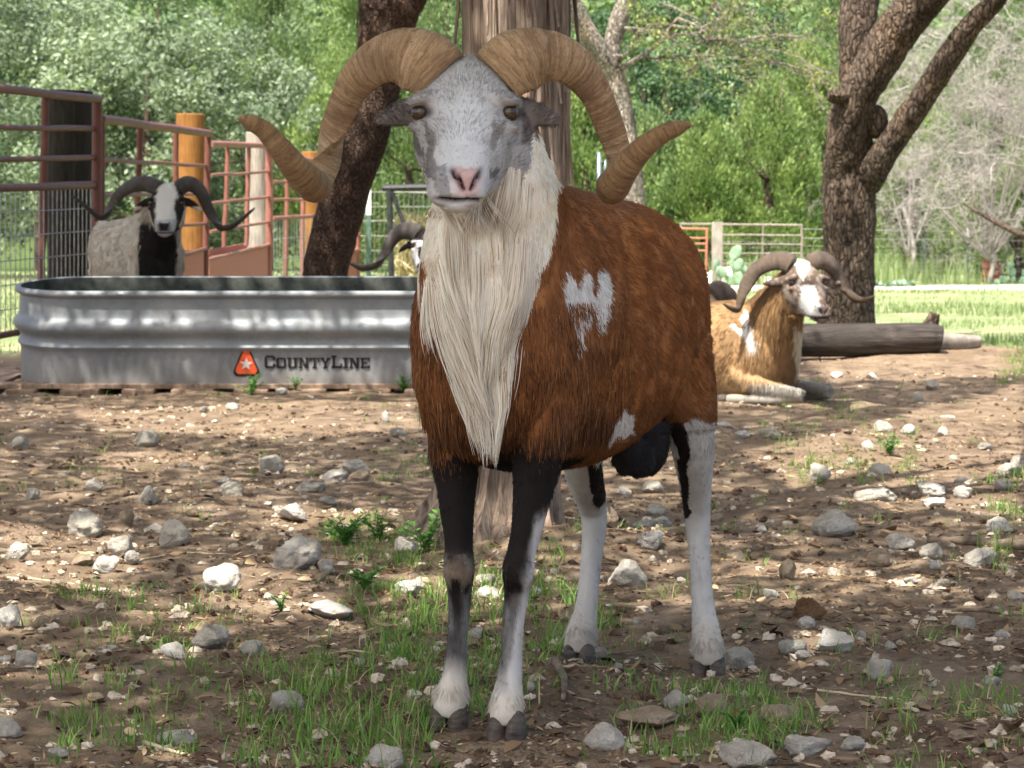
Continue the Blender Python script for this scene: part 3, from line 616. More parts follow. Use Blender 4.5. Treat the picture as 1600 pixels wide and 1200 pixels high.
tag(link('path', mesh_np('path', np.stack([gx, gy, gh(gx, gy) + .03 * np.sin(gv * 3.14159) - .002], -1), np.stack([ii, ii + 1, ii + 61, ii + 60], 1), m_noise('pale_dirt', (.40, .33, .25), (.62, .55, .45), 3, .95))), None, None, None, 'structure')
# prickly pears and agave
CACT = m_noise('cactus_pad', (.11, .19, .11), (.22, .32, .21), 8, .6)
def cactus(px, py, d, n, s, label, seed):
    r = np.random.default_rng(seed); b = W(px, py, d); b[2] = 0; mb = MB()
    P = [np.array([0, 0, 0.])]
    for k in range(n):
        q = P[r.integers(0, max(1, len(P)))] if k > 3 else np.array([r.normal(0, .25) * s, r.normal(0, .15) * s, 0]); ang = r.normal(0, .5); L = s * r.uniform(.22, .34)
        ca, sa = math.cos(ang), math.sin(ang); c = q + np.array([sa, r.normal(0, .15), ca]) * L * .5; az = r.uniform(-.8, .8); ry = np.array([[ca, 0, sa], [0, 1, 0], [-sa, 0, ca]]); rz = np.array([[math.cos(az), -math.sin(az), 0], [math.sin(az), math.cos(az), 0], [0, 0, 1]])
        V, F = ball(c, (L * .36, L * .07, L * .52), 14, rz @ ry); mb.add(V, F); P.append(q + np.array([sa, 0, ca]) * L)
    tag(link('prickly_pear', mesh_np('prickly_pear', np.concatenate(mb.v), mb.f, CACT), None, b), label, 'cactus', 'prickly pears in the far grass')
cactus(1163, 412, 42, 14, .8, 'tall pale green prickly pear behind the wire gate', 4)
cactus(1592, 432, 44, 10, .55, 'prickly pear right of the rusty barrel', 8)
cactus(1557, 437, 43, 3, .35, 'small prickly pear in front of the rusty barrel', 9)
BLUE_LEAF = m_leaf('blue_green_leaf', (.14, .23, .16), (.28, .38, .29), .2)
for q_, (px_, dd_) in enumerate(((1372, 40), (1386, 39.8), (1398, 40.2), (1410, 39.9), (1424, 40.1))):
    r = np.random.default_rng(80 + q_); b = W(px_, 440, dd_); mb = MB(); n = 30
    for k in range(n):                                   # a rosette of broad leaves from one crown
        a = r.uniform(0, 6.28); L = r.uniform(.10, .2); el = r.uniform(.15, .9); d_ = np.array([math.cos(a) * math.cos(el), math.sin(a) * math.cos(el), math.sin(el)]); sd = np.array([-math.sin(a), math.cos(a), 0]) * L * .2
        p0_ = np.array([0, 0, .01]); mb.add([p0_ - sd * .3, p0_ + d_ * L * .6 - sd, p0_ + d_ * L, p0_ + d_ * L * .6 + sd, p0_ + sd * .3], [[0, 1, 2, 3, 4]])
    mb.add(*ball((0, 0, .01), .03, 8)); me = mesh_np('broad_leaf_plant', np.concatenate(mb.v), mb.f, BLUE_LEAF); add_tone(me, r.random(len(me.polygons)))
    tag(link('broad_leaf_plant', me, None, (b[0], dd_, 0)), 'low bluish broad-leaved plant in the row right of the forked oak base', 'plant', 'bluish plants right of the forked oak')

# ------------------------------------------------------------------ log, stub and plank on the right
L0 = np.array([1.95, 14.75, 0.]); mb = MB()
trunk_mesh(mb, [(W(1150, 530, 14.9) - L0, .098), (W(1250, 532, 14.8) - L0, .097), (W(1350, 531, 14.75) - L0, .095), (W(1440, 528, 14.7) - L0, .088), (W(1462, 529, 14.7) - L0, .080), (W(1470, 530, 14.7) - L0, .08)], 30, 60, .07, 21, True)
t = NT('grey_log'); v = t.coords('Object', (.07, 1, 1)); n = t.noise(v, 38, 6, .7, .6); n2 = t.noise(t.coords('Object'), 3, 4)
col = t.mix(1.0, t.ramp(n, [(.3, (.02, .018, .017)), (.52, (.055, .048, .044)), (.75, (.105, .094, .085))]), t.ramp(n2, [(.3, (.7, .7, .7)), (.7, (1.2, 1.15, 1.1))]), 'MULTIPLY')
tag(link('log', mesh_np('log', np.concatenate(mb.v), mb.f, t.fin(col, .9, 0, t.bump(n, .9, .012), .15)), None, L0), 'big weathered grey log lying in front of the forked oak', 'log')
mb = MB(); L0 = W(1455, 525, 15.2); L0[2] = 0
trunk_mesh(mb, [(W(1450, 528, 15.2) - L0, .05), (W(1453, 512, 15.2) - L0, .045), (W(1458, 498, 15.2) - L0, .038), (W(1461, 489, 15.2) - L0, .03)], 14, 20, .2, 3)
tag(link('stub', mesh_np('stub', np.concatenate(mb.v), mb.f, BK_OAK), None, L0), 'short broken wooden stub sticking up at the right end of the grey log', 'stub')
mb = MB(); L0 = W(1520, 540, 14.9); L0[2] = 0
trunk_mesh(mb, [(W(1462, 532, 14.85) - L0, .05), (W(1500, 534, 14.9) - L0, .05), (W(1530, 533, 14.95) - L0, .035)], 14, 24, .2, 5, True)
tag(link('pale_branch', mesh_np('pale_branch', np.concatenate(mb.v), mb.f, W_GREY), None, L0), 'short pale peeled branch at the right end of the grey log', 'branch')
mb = MB(); mb.box((0, 0, .03), (.34, .14, .05)); mb.box((.05, .06, .015), (.2, .08, .03))
o = link('plank', mesh_np('plank', np.concatenate(mb.v), mb.f, m_wood('grey_board', (.16, .13, .10), (.42, .36, .29)), False), None, (*G(1297, 561), .0), (0, 0, .12)); tag(o, 'short weathered board on the dirt in front of the grey log', 'plank')

# ------------------------------------------------------------------ galvanized tank on its pallet
TK = np.array([-1.24, 12.25, .062]); TL, TW = 2.2, .60
tank = thing('stock_tank', 'long oval galvanized steel water tank on a wooden pallet', 'tank', TK, (R_(5.6), 0, 0))
def stad(off, ncap=40, nstr=140, corr=0):
    h = TL / 2 - TW / 2; a = np.linspace(-math.pi / 2, math.pi / 2, ncap); xs = np.linspace(-h, h, nstr + 2)[1:-1]; r0 = TW / 2
    P = [(h + r0 * math.cos(q), r0 * math.sin(q), math.cos(q), math.sin(q)) for q in a] + [(x, r0, 0, 1) for x in xs[::-1]] + [(-h - r0 * math.cos(q), r0 * math.sin(q), -math.cos(q), math.sin(q)) for q in a[::-1]] + [(x, -r0, 0, -1) for x in xs]
    P = np.array(P); s = np.concatenate([[0], np.cumsum(np.linalg.norm(np.diff(P[:, :2], axis=0), axis=1))])
    o = off + corr * np.sin(s * 2 * math.pi / .045)
    return P[:, :2] + P[:, 2:] * np.reshape(o, (-1, 1)) if np.ndim(o) else P[:, :2] + P[:, 2:] * o
Hh = .445
prof = [(-.002, .0, 0), (.004, .004, 0), (.004, .02, .0), (.002, .045, .0016), (.0, .09, .0022), (.0, .135, .0022), (.002, .155, .0008), (.006, .168, 0), (.016, .176, 0), (.018, .184, 0), (.010, .198, 0), (.006, .215, 0), (.008, .228, 0), (.018, .240, 0), (.030, .253, 0), (.036, .270, 0), (.034, .288, 0), (.024, .302, 0), (.012, .312, 0), (.006, .324, 0), (.004, .345, 0), (.003, .385, 0), (.002, .41, 0),
        (.008, .416, 0), (.018, .419, 0), (.025, .427, 0), (.026, .437, 0), (.020, .446, 0), (.008, .449, 0), (-.003, .445, 0), (-.006, .43, 0), (-.006, .32, 0), (.022, .27, 0), (-.004, .22, 0), (-.008, .15, 0), (-.010, .03, 0)]
cut = len(prof) - 6; mb = MB(); rows = [np.concatenate([stad(o, corr=c), np.full((80 + 280, 1), z)], 1) for o, z, c in prof]; inner = rows[cut - 1:]; rows = rows[:cut]; n = len(rows[0])
V = np.concatenate(rows); V[:, 1] += 0; wob = .0036 * fbm(V * np.array([5, 5, 9]), 2, 6); V[:, :2] *= (1 + wob)[:, None]
F = ring_faces(len(rows), n, False); F.append(list(range(n))[::-1]); mb.add(V, F)
t = NT('galvanized'); v = t.coords('Object'); n1 = t.noise(v, 5, 5, .6); n2 = t.noise(t.coords('Object', (6, 6, 1)), 6, 6, .7); n3 = t.noise(v, 70, 5, .7)
col = t.ramp(n1, [(.25, (.13, .15, .17)), (.55, (.24, .26, .275)), (.8, (.34, .355, .36))])
col = t.mix(t.ramp(n2, [(.52, (0, 0, 0)), (.75, (.55, .55, .55))]), col, (.30, .27, .22)); col = t.mix(t.ramp(n3, [(.58, (0, 0, 0)), (.75, (.8, .8, .8))]), col, (.12, .09, .065))
sz = t.n('ShaderNodeSeparateXYZ'); t.l(v, sz.inputs[0]); mz = t.n('ShaderNodeMapRange'); mz.inputs[1].default_value = .16; mz.inputs[2].default_value = .0; t.l(sz.outputs['Z'], mz.inputs[0])
nm = t.n('ShaderNodeMath', operation='MULTIPLY'); t.l(mz.outputs[0], nm.inputs[0]); t.l(t.noise(t.coords('Object', (9, 9, 2)), 2.2, 6, .7), nm.inputs[1]); col = t.mix(nm.outputs[0], col, (.20, .16, .12))       # splashed mud low down
t.fin(col, t.ramp(n1, [(.3, (.50,) * 3), (.7, (.66,) * 3)]), .2, t.bump(n3, .15, .002), .3)
mb.build('shell', t.m, tank)
mb = MB(); mb.add(np.concatenate(inner) + 0, ring_faces(len(inner), n, False) + [[(len(inner) - 1) * n + j for j in range(n)]]); mb.build('inner_wall', m_noise('dark_inner_metal', (.02, .025, .022), (.085, .09, .08), 12, .8, .1), tank)  # inner wall in a darker metal than the outer shell
WATER = NT('dark_water'); WATER.fin((.02, .026, .022), .08, 0, None, .5)
mb = MB(); P = stad(-.012); mb.add(np.concatenate([np.concatenate([P, np.full((len(P), 1), z)], 1) for z in (.30, .36)]), ring_faces(2, len(P))); mb.build('water', WATER.m, tank, False)
def tl(px, py):                                     # point of the front face, in tank coordinates (x, z)
    d = 11.94; x = (px - 800) / F_PX * d - TK[0]; z = CAM_H - (py - HOR) / F_PX * d - TK[2] + .022; return x, z
def plate(mb, poly, y0, y1):
    n = len(poly); A = np.array([[p[0], y0, p[1]] for p in poly]); B = np.array([[p[0], y1, p[1]] for p in poly])
    mb.add(np.concatenate([A, B]), [list(range(n)), [n + i for i in range(n)][::-1]] + [[(i + 1) % n, i, n + i, n + (i + 1) % n] for i in range(n)])
YF = -TW / 2 - .0035
BLK = m_noise('black_print', (.016, .015, .015), (.15, .15, .15), 34, .6, 0, (1, 1, 1), .05, .001, .2, .60, .78); ORG = m_noise('orange_red_print', (.55, .07, .02), (.66, .10, .03), 14, .55); SIL = NT('pale_print').fin((.55, .52, .48), .6)
def tri(cx, cy, s):                                 # truncated triangle emblem
    q = [(-.20, -1.0), (.20, -1.0), (.95, .62), (.95, .78), (.78, 1.0), (-.78, 1.0), (-.95, .78), (-.95, .62)]
    return [tl(cx + a * s, cy + b * s * 1.07) for a, b in q]
lg = MB(); plate(lg, tri(384.5, 562.5, 21.5), YF + .002, YF - .001); lgo = lg.build('emblem', BLK, tank, False)
lg = MB(); plate(lg, tri(384.5, 562.8, 17.5), YF, YF - .0025); lg.build('emblem_field', ORG, lgo, False)
st = []
for k in range(10):
    a = -math.pi / 2 + k * math.pi / 5 + .06; q = 10.5 if k % 2 == 0 else 4.4; st.append(tl(384.5 + q * math.cos(a), 566 + q * math.sin(a)))
lg = MB(); plate(lg, st, YF - .001, YF - .004); lg.build('emblem_star', SIL, lgo, False)
# lettering: slab letters drawn stroke by stroke in a unit box (0,0 bottom left)
vb, hb = .25, .17
def rc(x0, y0, x1, y1): return [(x0, y0), (x1, y0), (x1, y1), (x0, y1)]
LET = {'C': [rc(0, .1, vb, .9), rc(.1, 0, .85, hb), rc(.1, 1 - hb, .85, 1), rc(1 - vb, .08, 1, .36), rc(1 - vb, .64, 1, .92)],
       'O': [rc(0, .1, vb, .9), rc(1 - vb, .1, 1, .9), rc(.1, 0, .9, hb), rc(.1, 1 - hb, .9, 1)],
       'U': [rc(.08, .1, .08 + vb, 1), rc(.92 - vb, .1, .92, 1), rc(.16, 0, .84, hb), rc(0, .86, .40, 1), rc(.60, .86, 1, 1)],
       'N': [rc(.1, 0, .1 + vb * .8, 1), rc(.9 - vb * .8, 0, .9, 1), [(.08, 1), (.62, 0), (.92, 0), (.38, 1)], rc(0, 0, .38, .14), rc(0, .86, .3, 1), rc(.66, .86, 1, 1)],
       'T': [rc(0, 1 - hb, 1, 1), rc(.5 - vb / 2, 0, .5 + vb / 2, 1), rc(0, .66, .15, 1), rc(.85, .66, 1, 1), rc(.26, 0, .74, .14)],
       'Y': [[(0, 1), (.34, 1), (.60, .42), (.40, .42)], [(.66, 1), (1, 1), (.60, .42), (.40, .42)], rc(.5 - vb / 2, 0, .5 + vb / 2, .5), rc(.28, 0, .72, .14), rc(0, .87, .4, 1), rc(.6, .87, 1, 1)],
       'L': [rc(.1, 0, .1 + vb, 1), rc(0, 0, 1, hb), rc(0, .86, .48, 1), rc(.85, 0, 1, .36)],
       'I': [rc(.5 - vb * .9, 0, .5 + vb * .9, 1), rc(0, 0, 1, .15), rc(0, .85, 1, 1)],
       'E': [rc(.08, 0, .08 + vb, 1), rc(0, 0, 1, hb), rc(0, 1 - hb, 1, 1), rc(.2, .43, .7, .57), rc(.85, 0, 1, .32), rc(.85, .68, 1, 1)]}
mb = MB(); x = 413.0
for ch, wd, big in (('C', 17, 1), ('O', 15.5, 0), ('U', 16.5, 0), ('N', 16.5, 0), ('T', 15, 0), ('Y', 16, 0), ('L', 16.5, 1), ('I', 8.5, 0), ('N', 16.5, 0), ('E', 14.5, 0)):
    hh = 20 if big else 16.5
    for poly in LET[ch]: plate(mb, [tl(x + a * wd, 572.5 - b * hh) for a, b in poly], YF + .001, YF - .0016)
    x += wd + 1.35
mb.build('lettering', BLK, tank, False)
# pallet: deck boards, stringers
pal = thing('pallet', 'low grey-brown wooden pallet under the galvanized tank', 'pallet', (-1.24, 12.25, 0), (R_(2.2), 0, 0)); WP = m_wood('pallet_wood', (.13, .085, .06), (.36, .27, .20), 8)
mb = MB(); mb.box((0, -.26, .045), (2.9, .14, .022)); mb.build('deck_board', WP, pal, False, .003)
mb = MB(); mb.box((0, .26, .045), (2.9, .14, .022)); mb.build('deck_board', WP, pal, False, .003)
mb = MB(); mb.box((-1.22, 0, .0455), (.13, .9, .02)); mb.build('deck_board', WP, pal, False, .003)
for k in range(9):
    x = -1.05 + k * .27; mb = MB(); mb.box((x + rng.normal(0, .01), -.18, .012), (.15 + rng.uniform(-.02, .05), .42, .05)); mb.build('block', WP, pal, False, .008)
mb = MB(); mb.box((-.1, -.405, -.015), (2.5, .03, .035)); mb.build('bottom_board', WP, pal, False, .003)
# ------------------------------------------------------------------ rams
def rotz(a): c, s = math.cos(a), math.sin(a); return np.array([[c, -s, 0], [s, c, 0], [0, 0, 1.]])
def rotx(a): c, s = math.cos(a), math.sin(a); return np.array([[1., 0, 0], [0, c, -s], [0, s, c]])
def roty(a): c, s = math.cos(a), math.sin(a); return np.array([[c, 0, s], [0, 1., 0], [-s, 0, c]])
HEADK = [((-.02, 0), (-.09, -.085), .046), ((.030, -.010), (-.07, -.13), .062), ((.068, -.040), (-.035, -.165), .074), ((.100, -.076), (.0, -.185), .0705),
         ((.135, -.112), (.05, -.196), .0535), ((.166, -.143), (.10, -.204), .0425), ((.193, -.166), (.140, -.213), .0385), ((.212, -.184), (.166, -.218), .0345), ((.216, -.199), (.188, -.217), .023)]
def clay(shapes, voxel, smooth_it, name):
    mb = MB()
    for V, F in shapes: mb.add(V, F)
    me = mesh_np(name, np.concatenate(mb.v), mb.f); o = link('clay', me)
    m = o.modifiers.new('r', 'REMESH'); m.mode = 'VOXEL'; m.voxel_size = voxel
    m = o.modifiers.new('s', 'SMOOTH'); m.factor = .5; m.iterations = smooth_it
    ev = o.evaluated_get(bpy.context.evaluated_depsgraph_get()); out = bpy.data.meshes.new_from_object(ev); out.name = name
    bpy.data.objects.remove(o); bpy.data.meshes.remove(me); out.polygons.foreach_set('use_smooth', np.ones(len(out.polygons), bool)); return out
def get_co(me):
    a = np.empty(len(me.vertices) * 3, np.float32); me.vertices.foreach_get('co', a); return a.reshape(-1, 3).astype(float)
def get_no(me):
    a = np.empty(len(me.vertices) * 3, np.float32); me.vertex_normals.foreach_get('vector', a); return a.reshape(-1, 3).astype(float)
def set_col(me, col):
    a = me.attributes.new('coat', 'FLOAT_COLOR', 'POINT'); c = np.ones((len(col), 4), np.float32); c[:, :3] = np.clip(col, 0, 1); a.data.foreach_set('color', c.ravel())
def mixc(c, m, k):
    m = np.asarray(m, float)[:, None]; return c * (1 - m) + np.asarray(k, float) * m
M_SKIN = m_attr('short_coat', 'coat', .75, .12, (260, .35, .002))
def m_hair():
    t = NT('coat_hair'); a = t.n('ShaderNodeAttribute'); a.attribute_name = 'coat'
    t.fin(a.outputs['Color'], .55, 0, None, .22)
    tr = t.n('ShaderNodeBsdfTranslucent'); mx = t.n('ShaderNodeMixShader'); mx.inputs[0].default_value = .22
    t.l(a.outputs['Color'], tr.inputs[0]); t.l(t.b.outputs[0], mx.inputs[1]); t.l(tr.outputs[0], mx.inputs[2]); t.l(mx.outputs[0], t.out.inputs[0]); return t.m
M_HAIR = m_hair()
def hair_obj(name, pts, rad, col, parent):
    """pts (n, k, 3), rad (k,) or (n, k), col (n, 3)"""
    n, k = pts.shape[:2]; hc = bpy.data.hair_curves.new(name); hc.add_curves([k] * n)
    hc.attributes['position'].data.foreach_set('vector', np.ascontiguousarray(pts, np.float32).ravel())
    ra = hc.attributes.get('radius') or hc.attributes.new('radius', 'FLOAT', 'POINT')
    ra.data.foreach_set('value', np.ascontiguousarray(np.broadcast_to(rad, (n, k)), np.float32).ravel())
    ca = hc.attributes.new('coat', 'FLOAT_COLOR', 'CURVE'); c = np.ones((n, 4), np.float32); c[:, :3] = np.clip(col, 0, 1); ca.data.foreach_set('color', c.ravel())
    hc.materials.append(M_HAIR); return link(name, hc, parent)
def sample(me, n, wfun, r):
    co = get_co(me); no = get_no(me); me.calc_loop_triangles(); tr = np.empty(len(me.loop_triangles) * 3, np.int32); me.loop_triangles.foreach_get('vertices', tr); tr = tr.reshape(-1, 3)
    a, b, c = co[tr[:, 0]], co[tr[:, 1]], co[tr[:, 2]]; ar = np.linalg.norm(np.cross(b - a, c - a), axis=1)
    w = ar * np.maximum(wfun((a + b + c) / 3), 0); k = r.choice(len(tr), n, p=w / w.sum())
    u = r.random((n, 1)); v = r.random((n, 1)); f = u + v > 1; u = np.where(f, 1 - u, u); v = np.where(f, 1 - v, v)
    P = a[k] + (b[k] - a[k]) * u + (c[k] - a[k]) * v; N = unit(no[tr[k, 0]] * (1 - u - v) + no[tr[k, 1]] * u + no[tr[k, 2]] * v); return P, N
def strands(P, N, flow, ln, r, k=5, lift=.25, grav=0.0, jit=.18, clump=1.0, cs=45, pull=0.0, wav=0.0):
    T = unit(flow - N * np.sum(flow * N, 1, keepdims=True))
    q = P * cs; nz = np.stack([vnoise(q, 91), vnoise(q, 92), vnoise(q, 93)], 1)
    d = unit(T + pull * unit(flow) + N * np.reshape(lift, (-1, 1)) + nz * .30 * np.reshape(clump, (-1, 1)) + r.normal(0, jit, P.shape)); ln = ln * (1 + .22 * vnoise(P * cs * .7, 94)) * r.uniform(.7, 1.2, len(P))
    out = [P - N * .001]; step = ln[:, None] / (k - 1); g = np.array([0, 0, -1.])
    for i in range(1, k):
        d = unit(d + wav * np.stack([vnoise(out[-1] * 34, 71), vnoise(out[-1] * 34, 72), vnoise(out[-1] * 34, 73)], 1) + grav * g / (k - 1) * 2 + T * .25 + pull * .5 * unit(flow) - N * (.10 * np.reshape(lift, (-1, 1)))); out.append(out[-1] + d * step)
    return np.stack(out, 1)

# horn: a lofted, twisted, ridged horn with one sharp keel
def m_horn(name, c0, c1, c2):
    t = NT(name); a = t.n('ShaderNodeAttribute'); a.attribute_name = 'along'; v = t.coords('Object'); n = t.noise(v, 26, 6, .65); n2 = t.noise(v, 120, 4, .6); n3 = t.noise(v, 14, 4, .6)
    cx = t.n('ShaderNodeCombineXYZ'); t.l(a.outputs['Fac'], cx.inputs[0]); mm = t.n('ShaderNodeMath', operation='MULTIPLY'); mm.inputs[1].default_value = .05; t.l(n, mm.inputs[0]); t.l(mm.outputs[0], cx.inputs[1])
    b1 = t.noise(cx.outputs[0], 90, 6, .8); base = t.ramp(b1, [(.32, tuple(.75 * q for q in c0)), (.5, c1), (.70, c2)])
    col = t.mix(t.ramp(n3, [(.42, (0, 0, 0)), (.70, (.8, .8, .8))]), base, c0); tip = t.ramp(a.outputs['Fac'], [(.56, (0, 0, 0)), (.68, (.72, .72, .72))])
    col = t.mix(tip, col, t.ramp(b1, [(.35, (c1[0] * .28, c1[1] * .24, c1[2] * .18)), (.65, (c1[0] * .75, c1[1] * .66, c1[2] * .45))])); col = t.mix(t.ramp(n2, [(.6, (0, 0, 0)), (.8, (.6, .6, .6))]), col, tuple(.3 * q for q in c0))
    return t.fin(col, .48, 0, t.bump(b1, 1.0, .009, t.bump(n2, .4, .003)), .45)
HORN_TAN = m_horn('tan_horn', (.20, .11, .05), (.53, .335, .165), (.86, .655, .42)); HORN_DARK = m_horn('dark_horn', (.03, .025, .022), (.075, .06, .05), (.15, .12, .095)); HORN_BROWN = m_horn('brown_horn', (.07, .05, .038), (.15, .105, .075), (.30, .22, .16))
def horn(keys, toL, mat, parent, ridge=.04, m=420, seg=40, sharp=.9, seed=1, nr=95):
    """keys: px, py, d, keel direction (world), half size along keel, half size across"""
    K = np.array([list(toL(W(k[0], k[1], k[2]))) + list(toL(W(k[0], k[1], k[2]) + np.asarray(k[3], float)) - toL(W(k[0], k[1], k[2]))) + [k[4], k[5]] for k in keys])
    S = catmull(K, m); P = S[:, :3]; T = unit(np.gradient(P, axis=0)); X = unit(S[:, 3:6] - T * np.sum(S[:, 3:6] * T, 1, keepdims=True)); Y = np.cross(T, X)
    a = np.linspace(0, 2 * math.pi, seg, endpoint=False); s = np.concatenate([[0], np.cumsum(np.linalg.norm(np.diff(P, axis=0), axis=1))]); s /= s[-1]
    env = np.sqrt(np.clip((1 - s) / .03, 0, 1)); env = np.where(s > .97, np.maximum(env, .05), 1.0)
    tri_ = .5 / np.cos(np.mod(a, 2 * math.pi / 3) - math.pi / 3); w_ = sharp * (.30 + .55 * sstep(.30, .50, s)) * sstep(.72, .58, s); rr = (1 - w_)[:, None] + w_[:, None] * (tri_ * 1.22)[None, :]      # rounded triangle, keel at angle 0
    rx = np.cos(a)[None, :] * S[:, 6:7] * env[:, None] * rr; ry = np.sin(a)[None, :] * S[:, 7:8] * env[:, None] * rr
    ph = s * nr * (1 + .35 * (1 - s)) + .5 * vnoise(np.stack([s * 18, s * 0, s * 0], 1), seed); rd = (.5 + .5 * np.sin(2 * math.pi * ph)) * (.6 + .4 * vnoise(np.stack([ph, s * 0, s * 0], 1), seed + 2))
    rf = 1 + ridge * rd[:, None] * (1.4 - s[:, None])
    V = P[:, None, :] + (X[:, None, :] * rx[..., None] + Y[:, None, :] * ry[..., None]) * rf[..., None]
    me = mesh_np('horn', V.reshape(-1, 3), ring_faces(m, seg), mat); at = me.attributes.new('along', 'FLOAT', 'POINT'); at.data.foreach_set('value', np.repeat(s, seg).astype(np.float32)); return link('horn', me, parent)
def m_eye():
    t = NT('eye'); v = t.coords('Object'); sx = t.n('ShaderNodeSeparateXYZ'); t.l(v, sx.inputs[0])
    ax = t.n('ShaderNodeAttribute'); ax.attribute_name = 'iris'; return t.fin(ax.outputs['Color'], .06, 0, None, .6)
M_EYE = m_eye()
def eye(c, look, r_, parent, up=(0, 0, 1)):
    look = unit(look); sx = unit(np.cross(look, up)); uz = np.cross(sx, look); V, F = ball((0, 0, 0), 1.0, 40); me = mesh_np('eye', V * r_ + c, F, M_EYE)
    l, a, b = V @ look, V @ sx, V @ uz; col = np.tile([.05, .035, .028], (len(V), 1)).astype(float); ir = (l > .45); col[ir] = [.05, .027, .010]
    rim = (l > .45) & (l < .56); col[rim] = [.05, .03, .015]; pu = ir & (np.abs(b) < .2) & (np.abs(a) < .5); col[pu] = [.004, .004, .005]
    at = me.attributes.new('iris', 'FLOAT_COLOR', 'POINT'); cc = np.ones((len(V), 4), np.float32); cc[:, :3] = col; at.data.foreach_set('color', cc.ravel()); return link('eye', me, parent)
HOOF = m_noise('hoof', (.022, .018, .015), (.11, .085, .065), 38, .65, 0, (1, 1, 4), .4, .003)
def head_shapes(o, R, s=1.0, ears=True, ear_len=.082, ear_droop=.1):
    sh = []; f = R[:, 1]; x = R[:, 0]; u = R[:, 2]
    H = lambda lx, lf, lz: o + (x * lx + f * lf + u * lz) * s
    sh.append(loft_tb([(H(0, *a), H(0, *b), w * s) for a, b, w in HEADK], 30, 32, 2.35, x))
    for sg in (-1, 1):
        sh.append(ball(H(sg * .0565, .0730, -.0670), np.array([.024, .018, .0100]) * s, 14, R @ roty(sg * .35)))          # brow
        sh.append(ball(H(sg * .0575, .075, -.1025), np.array([.020, .012, .0085]) * s, 14, R @ roty(sg * .3)))           # lower lid
        sh.append(ball(H(sg * .034, .02, -.155), np.array([.028, .06, .03]) * s, 16, R @ rotx(-.6)))                 # jaw
        sh.append(ball(H(sg * .0175, .196, -.194), np.array([.0215, .022, .021]) * s, 14, R))                         # lips
        sh.append(ball(H(sg * .018, .205, -.176), np.array([.015, .014, .012]) * s, 14, R))                         # nostril wing
        if ears:
            k = [(H(sg * .058, .006, -.070), .011, .012), (H(sg * .074, .008, -.078), .010, .018), (H(sg * .090, .012, -.084), .007, .019), (H(sg * (.030 + ear_len), .016, -.088 - ear_droop * .03), .005, .012), (H(sg * (.046 + ear_len), .02, -.090 - ear_droop * .06), .0035, .005)]
            sh.append(limb([(p, a * s, b * s) for p, a, b in k], 20, 14, f))
    sh.append(ball(H(0, .186, -.213), np.array([.022, .021, .011]) * s, 14, R))                                      # chin
    return sh, H
def sculpt_face(co, no, o, R, s=1.0):
    """cuts the nostrils and the mouth line into the muzzle"""
    q = (co - o) @ R / s; x, f, z = q[:, 0], q[:, 1], q[:, 2]; front = sstep(.15, .18, f)
    t = np.clip((z + .193) / .028, 0, 1); cx = .005 + .0145 * t
    slit = np.exp(-((np.abs(x) - cx) / .0032) ** 2) * sstep(-.197, -.190, z) * sstep(-.158, -.166, z) * front
    mid = np.exp(-(x / .0022) ** 2) * sstep(-.216, -.200, z) * sstep(-.186, -.196, z) * front
    zm = -.2075 + .05 * np.abs(x) * (np.abs(x) / .03); mouth = np.exp(-((z - zm) / .0026) ** 2) * sstep(.05, .03, np.abs(x)) * sstep(.10, .15, f)
    eye_d = sum(np.exp(-(((x - sg * .0635) / .016) ** 2 + ((z + .085) / .0085) ** 2)) * sstep(.02, .04, f) for sg in (-1, 1))
    d = .008 * slit + .003 * mid + .006 * mouth + .004 * eye_d
    return co - no * (d * s)[:, None], slit, np.maximum(mouth, .0), x, f, z
def jitter(co, sc, amp, seed): return np.stack([vnoise(co * sc, seed), vnoise(co * sc, seed + 1)], 1) * amp

# ---- the standing brown ram in front
YAW = -R_(26.2); RT = rotz(YAW); ORG_ = np.array([FOOT[0], FOOT[1], 0.])
def toL(p): return RT.T @ (np.asarray(p, float) - ORG_)
def pl(px, py, d): return toL(W(px, py, d))
ram = thing('ram', 'standing rust-brown ram with a long white throat mane and curled tan horns, facing the camera', 'ram', ORG_, (0, 0, YAW), 'horned rams')
HO = toL(W(734, 84, 3.575)); HR = RT.T @ rotz(R_(-1.5)) @ np.diag([1., 1., 1.]); HR = np.stack([RT.T @ np.array([1., 0, 0]), RT.T @ np.array([-.08, -1., 0]), np.array([0, 0, 1.])], 1)
hs, HH = head_shapes(HO, HR, 1.0)
sh = hs
X1 = (1, 0, 0)
sh.append(loft_tb([((.04, -.085, .62), (.04, -.085, .50), .055), ((.03, -.055, .70), (.03, -.065, .44), .100), ((.022, .02, .765), (.02, .0, .385), .122), ((.012, .12, .800), (.012, .10, .365), .136), ((.008, .24, .785), (.008, .24, .355), .152), ((.006, .36, .775), (.004, .36, .365), .164), ((-.002, .48, .768), (-.002, .48, .40), .154), ((-.008, .57, .755), (-.008, .58, .45), .130), ((-.014, .65, .71), (-.014, .645, .49), .098), ((-.018, .70, .64), (-.018, .69, .53), .05)], 50, 44, 2.1))
sh.append(loft_tb([((.02, .15, .775), (.02, -.07, .50), .112), ((.03, .06, .835), (.035, -.115, .60), .098), ((.045, .005, .885), (.055, -.125, .69), .080), ((.05, -.035, .915), (.072, -.125, .765), .066), ((.05, -.06, .93), (.08, -.14, .80), .055)], 30, 32, 2.1))
for sx_ in (-1, 1):                                   # shoulders and haunches
    sh.append(ball((.016 + sx_ * .075, .06, .56), (.055, .11, .17), 20)); sh.append(ball((-.012 + sx_ * .066, .565, .565), (.064, .105, .165), 20))
def leg(keys): return limb([(pl(*k[:3]), k[3], k[4]) for k in keys], 44, 18, (1, 0, 0))
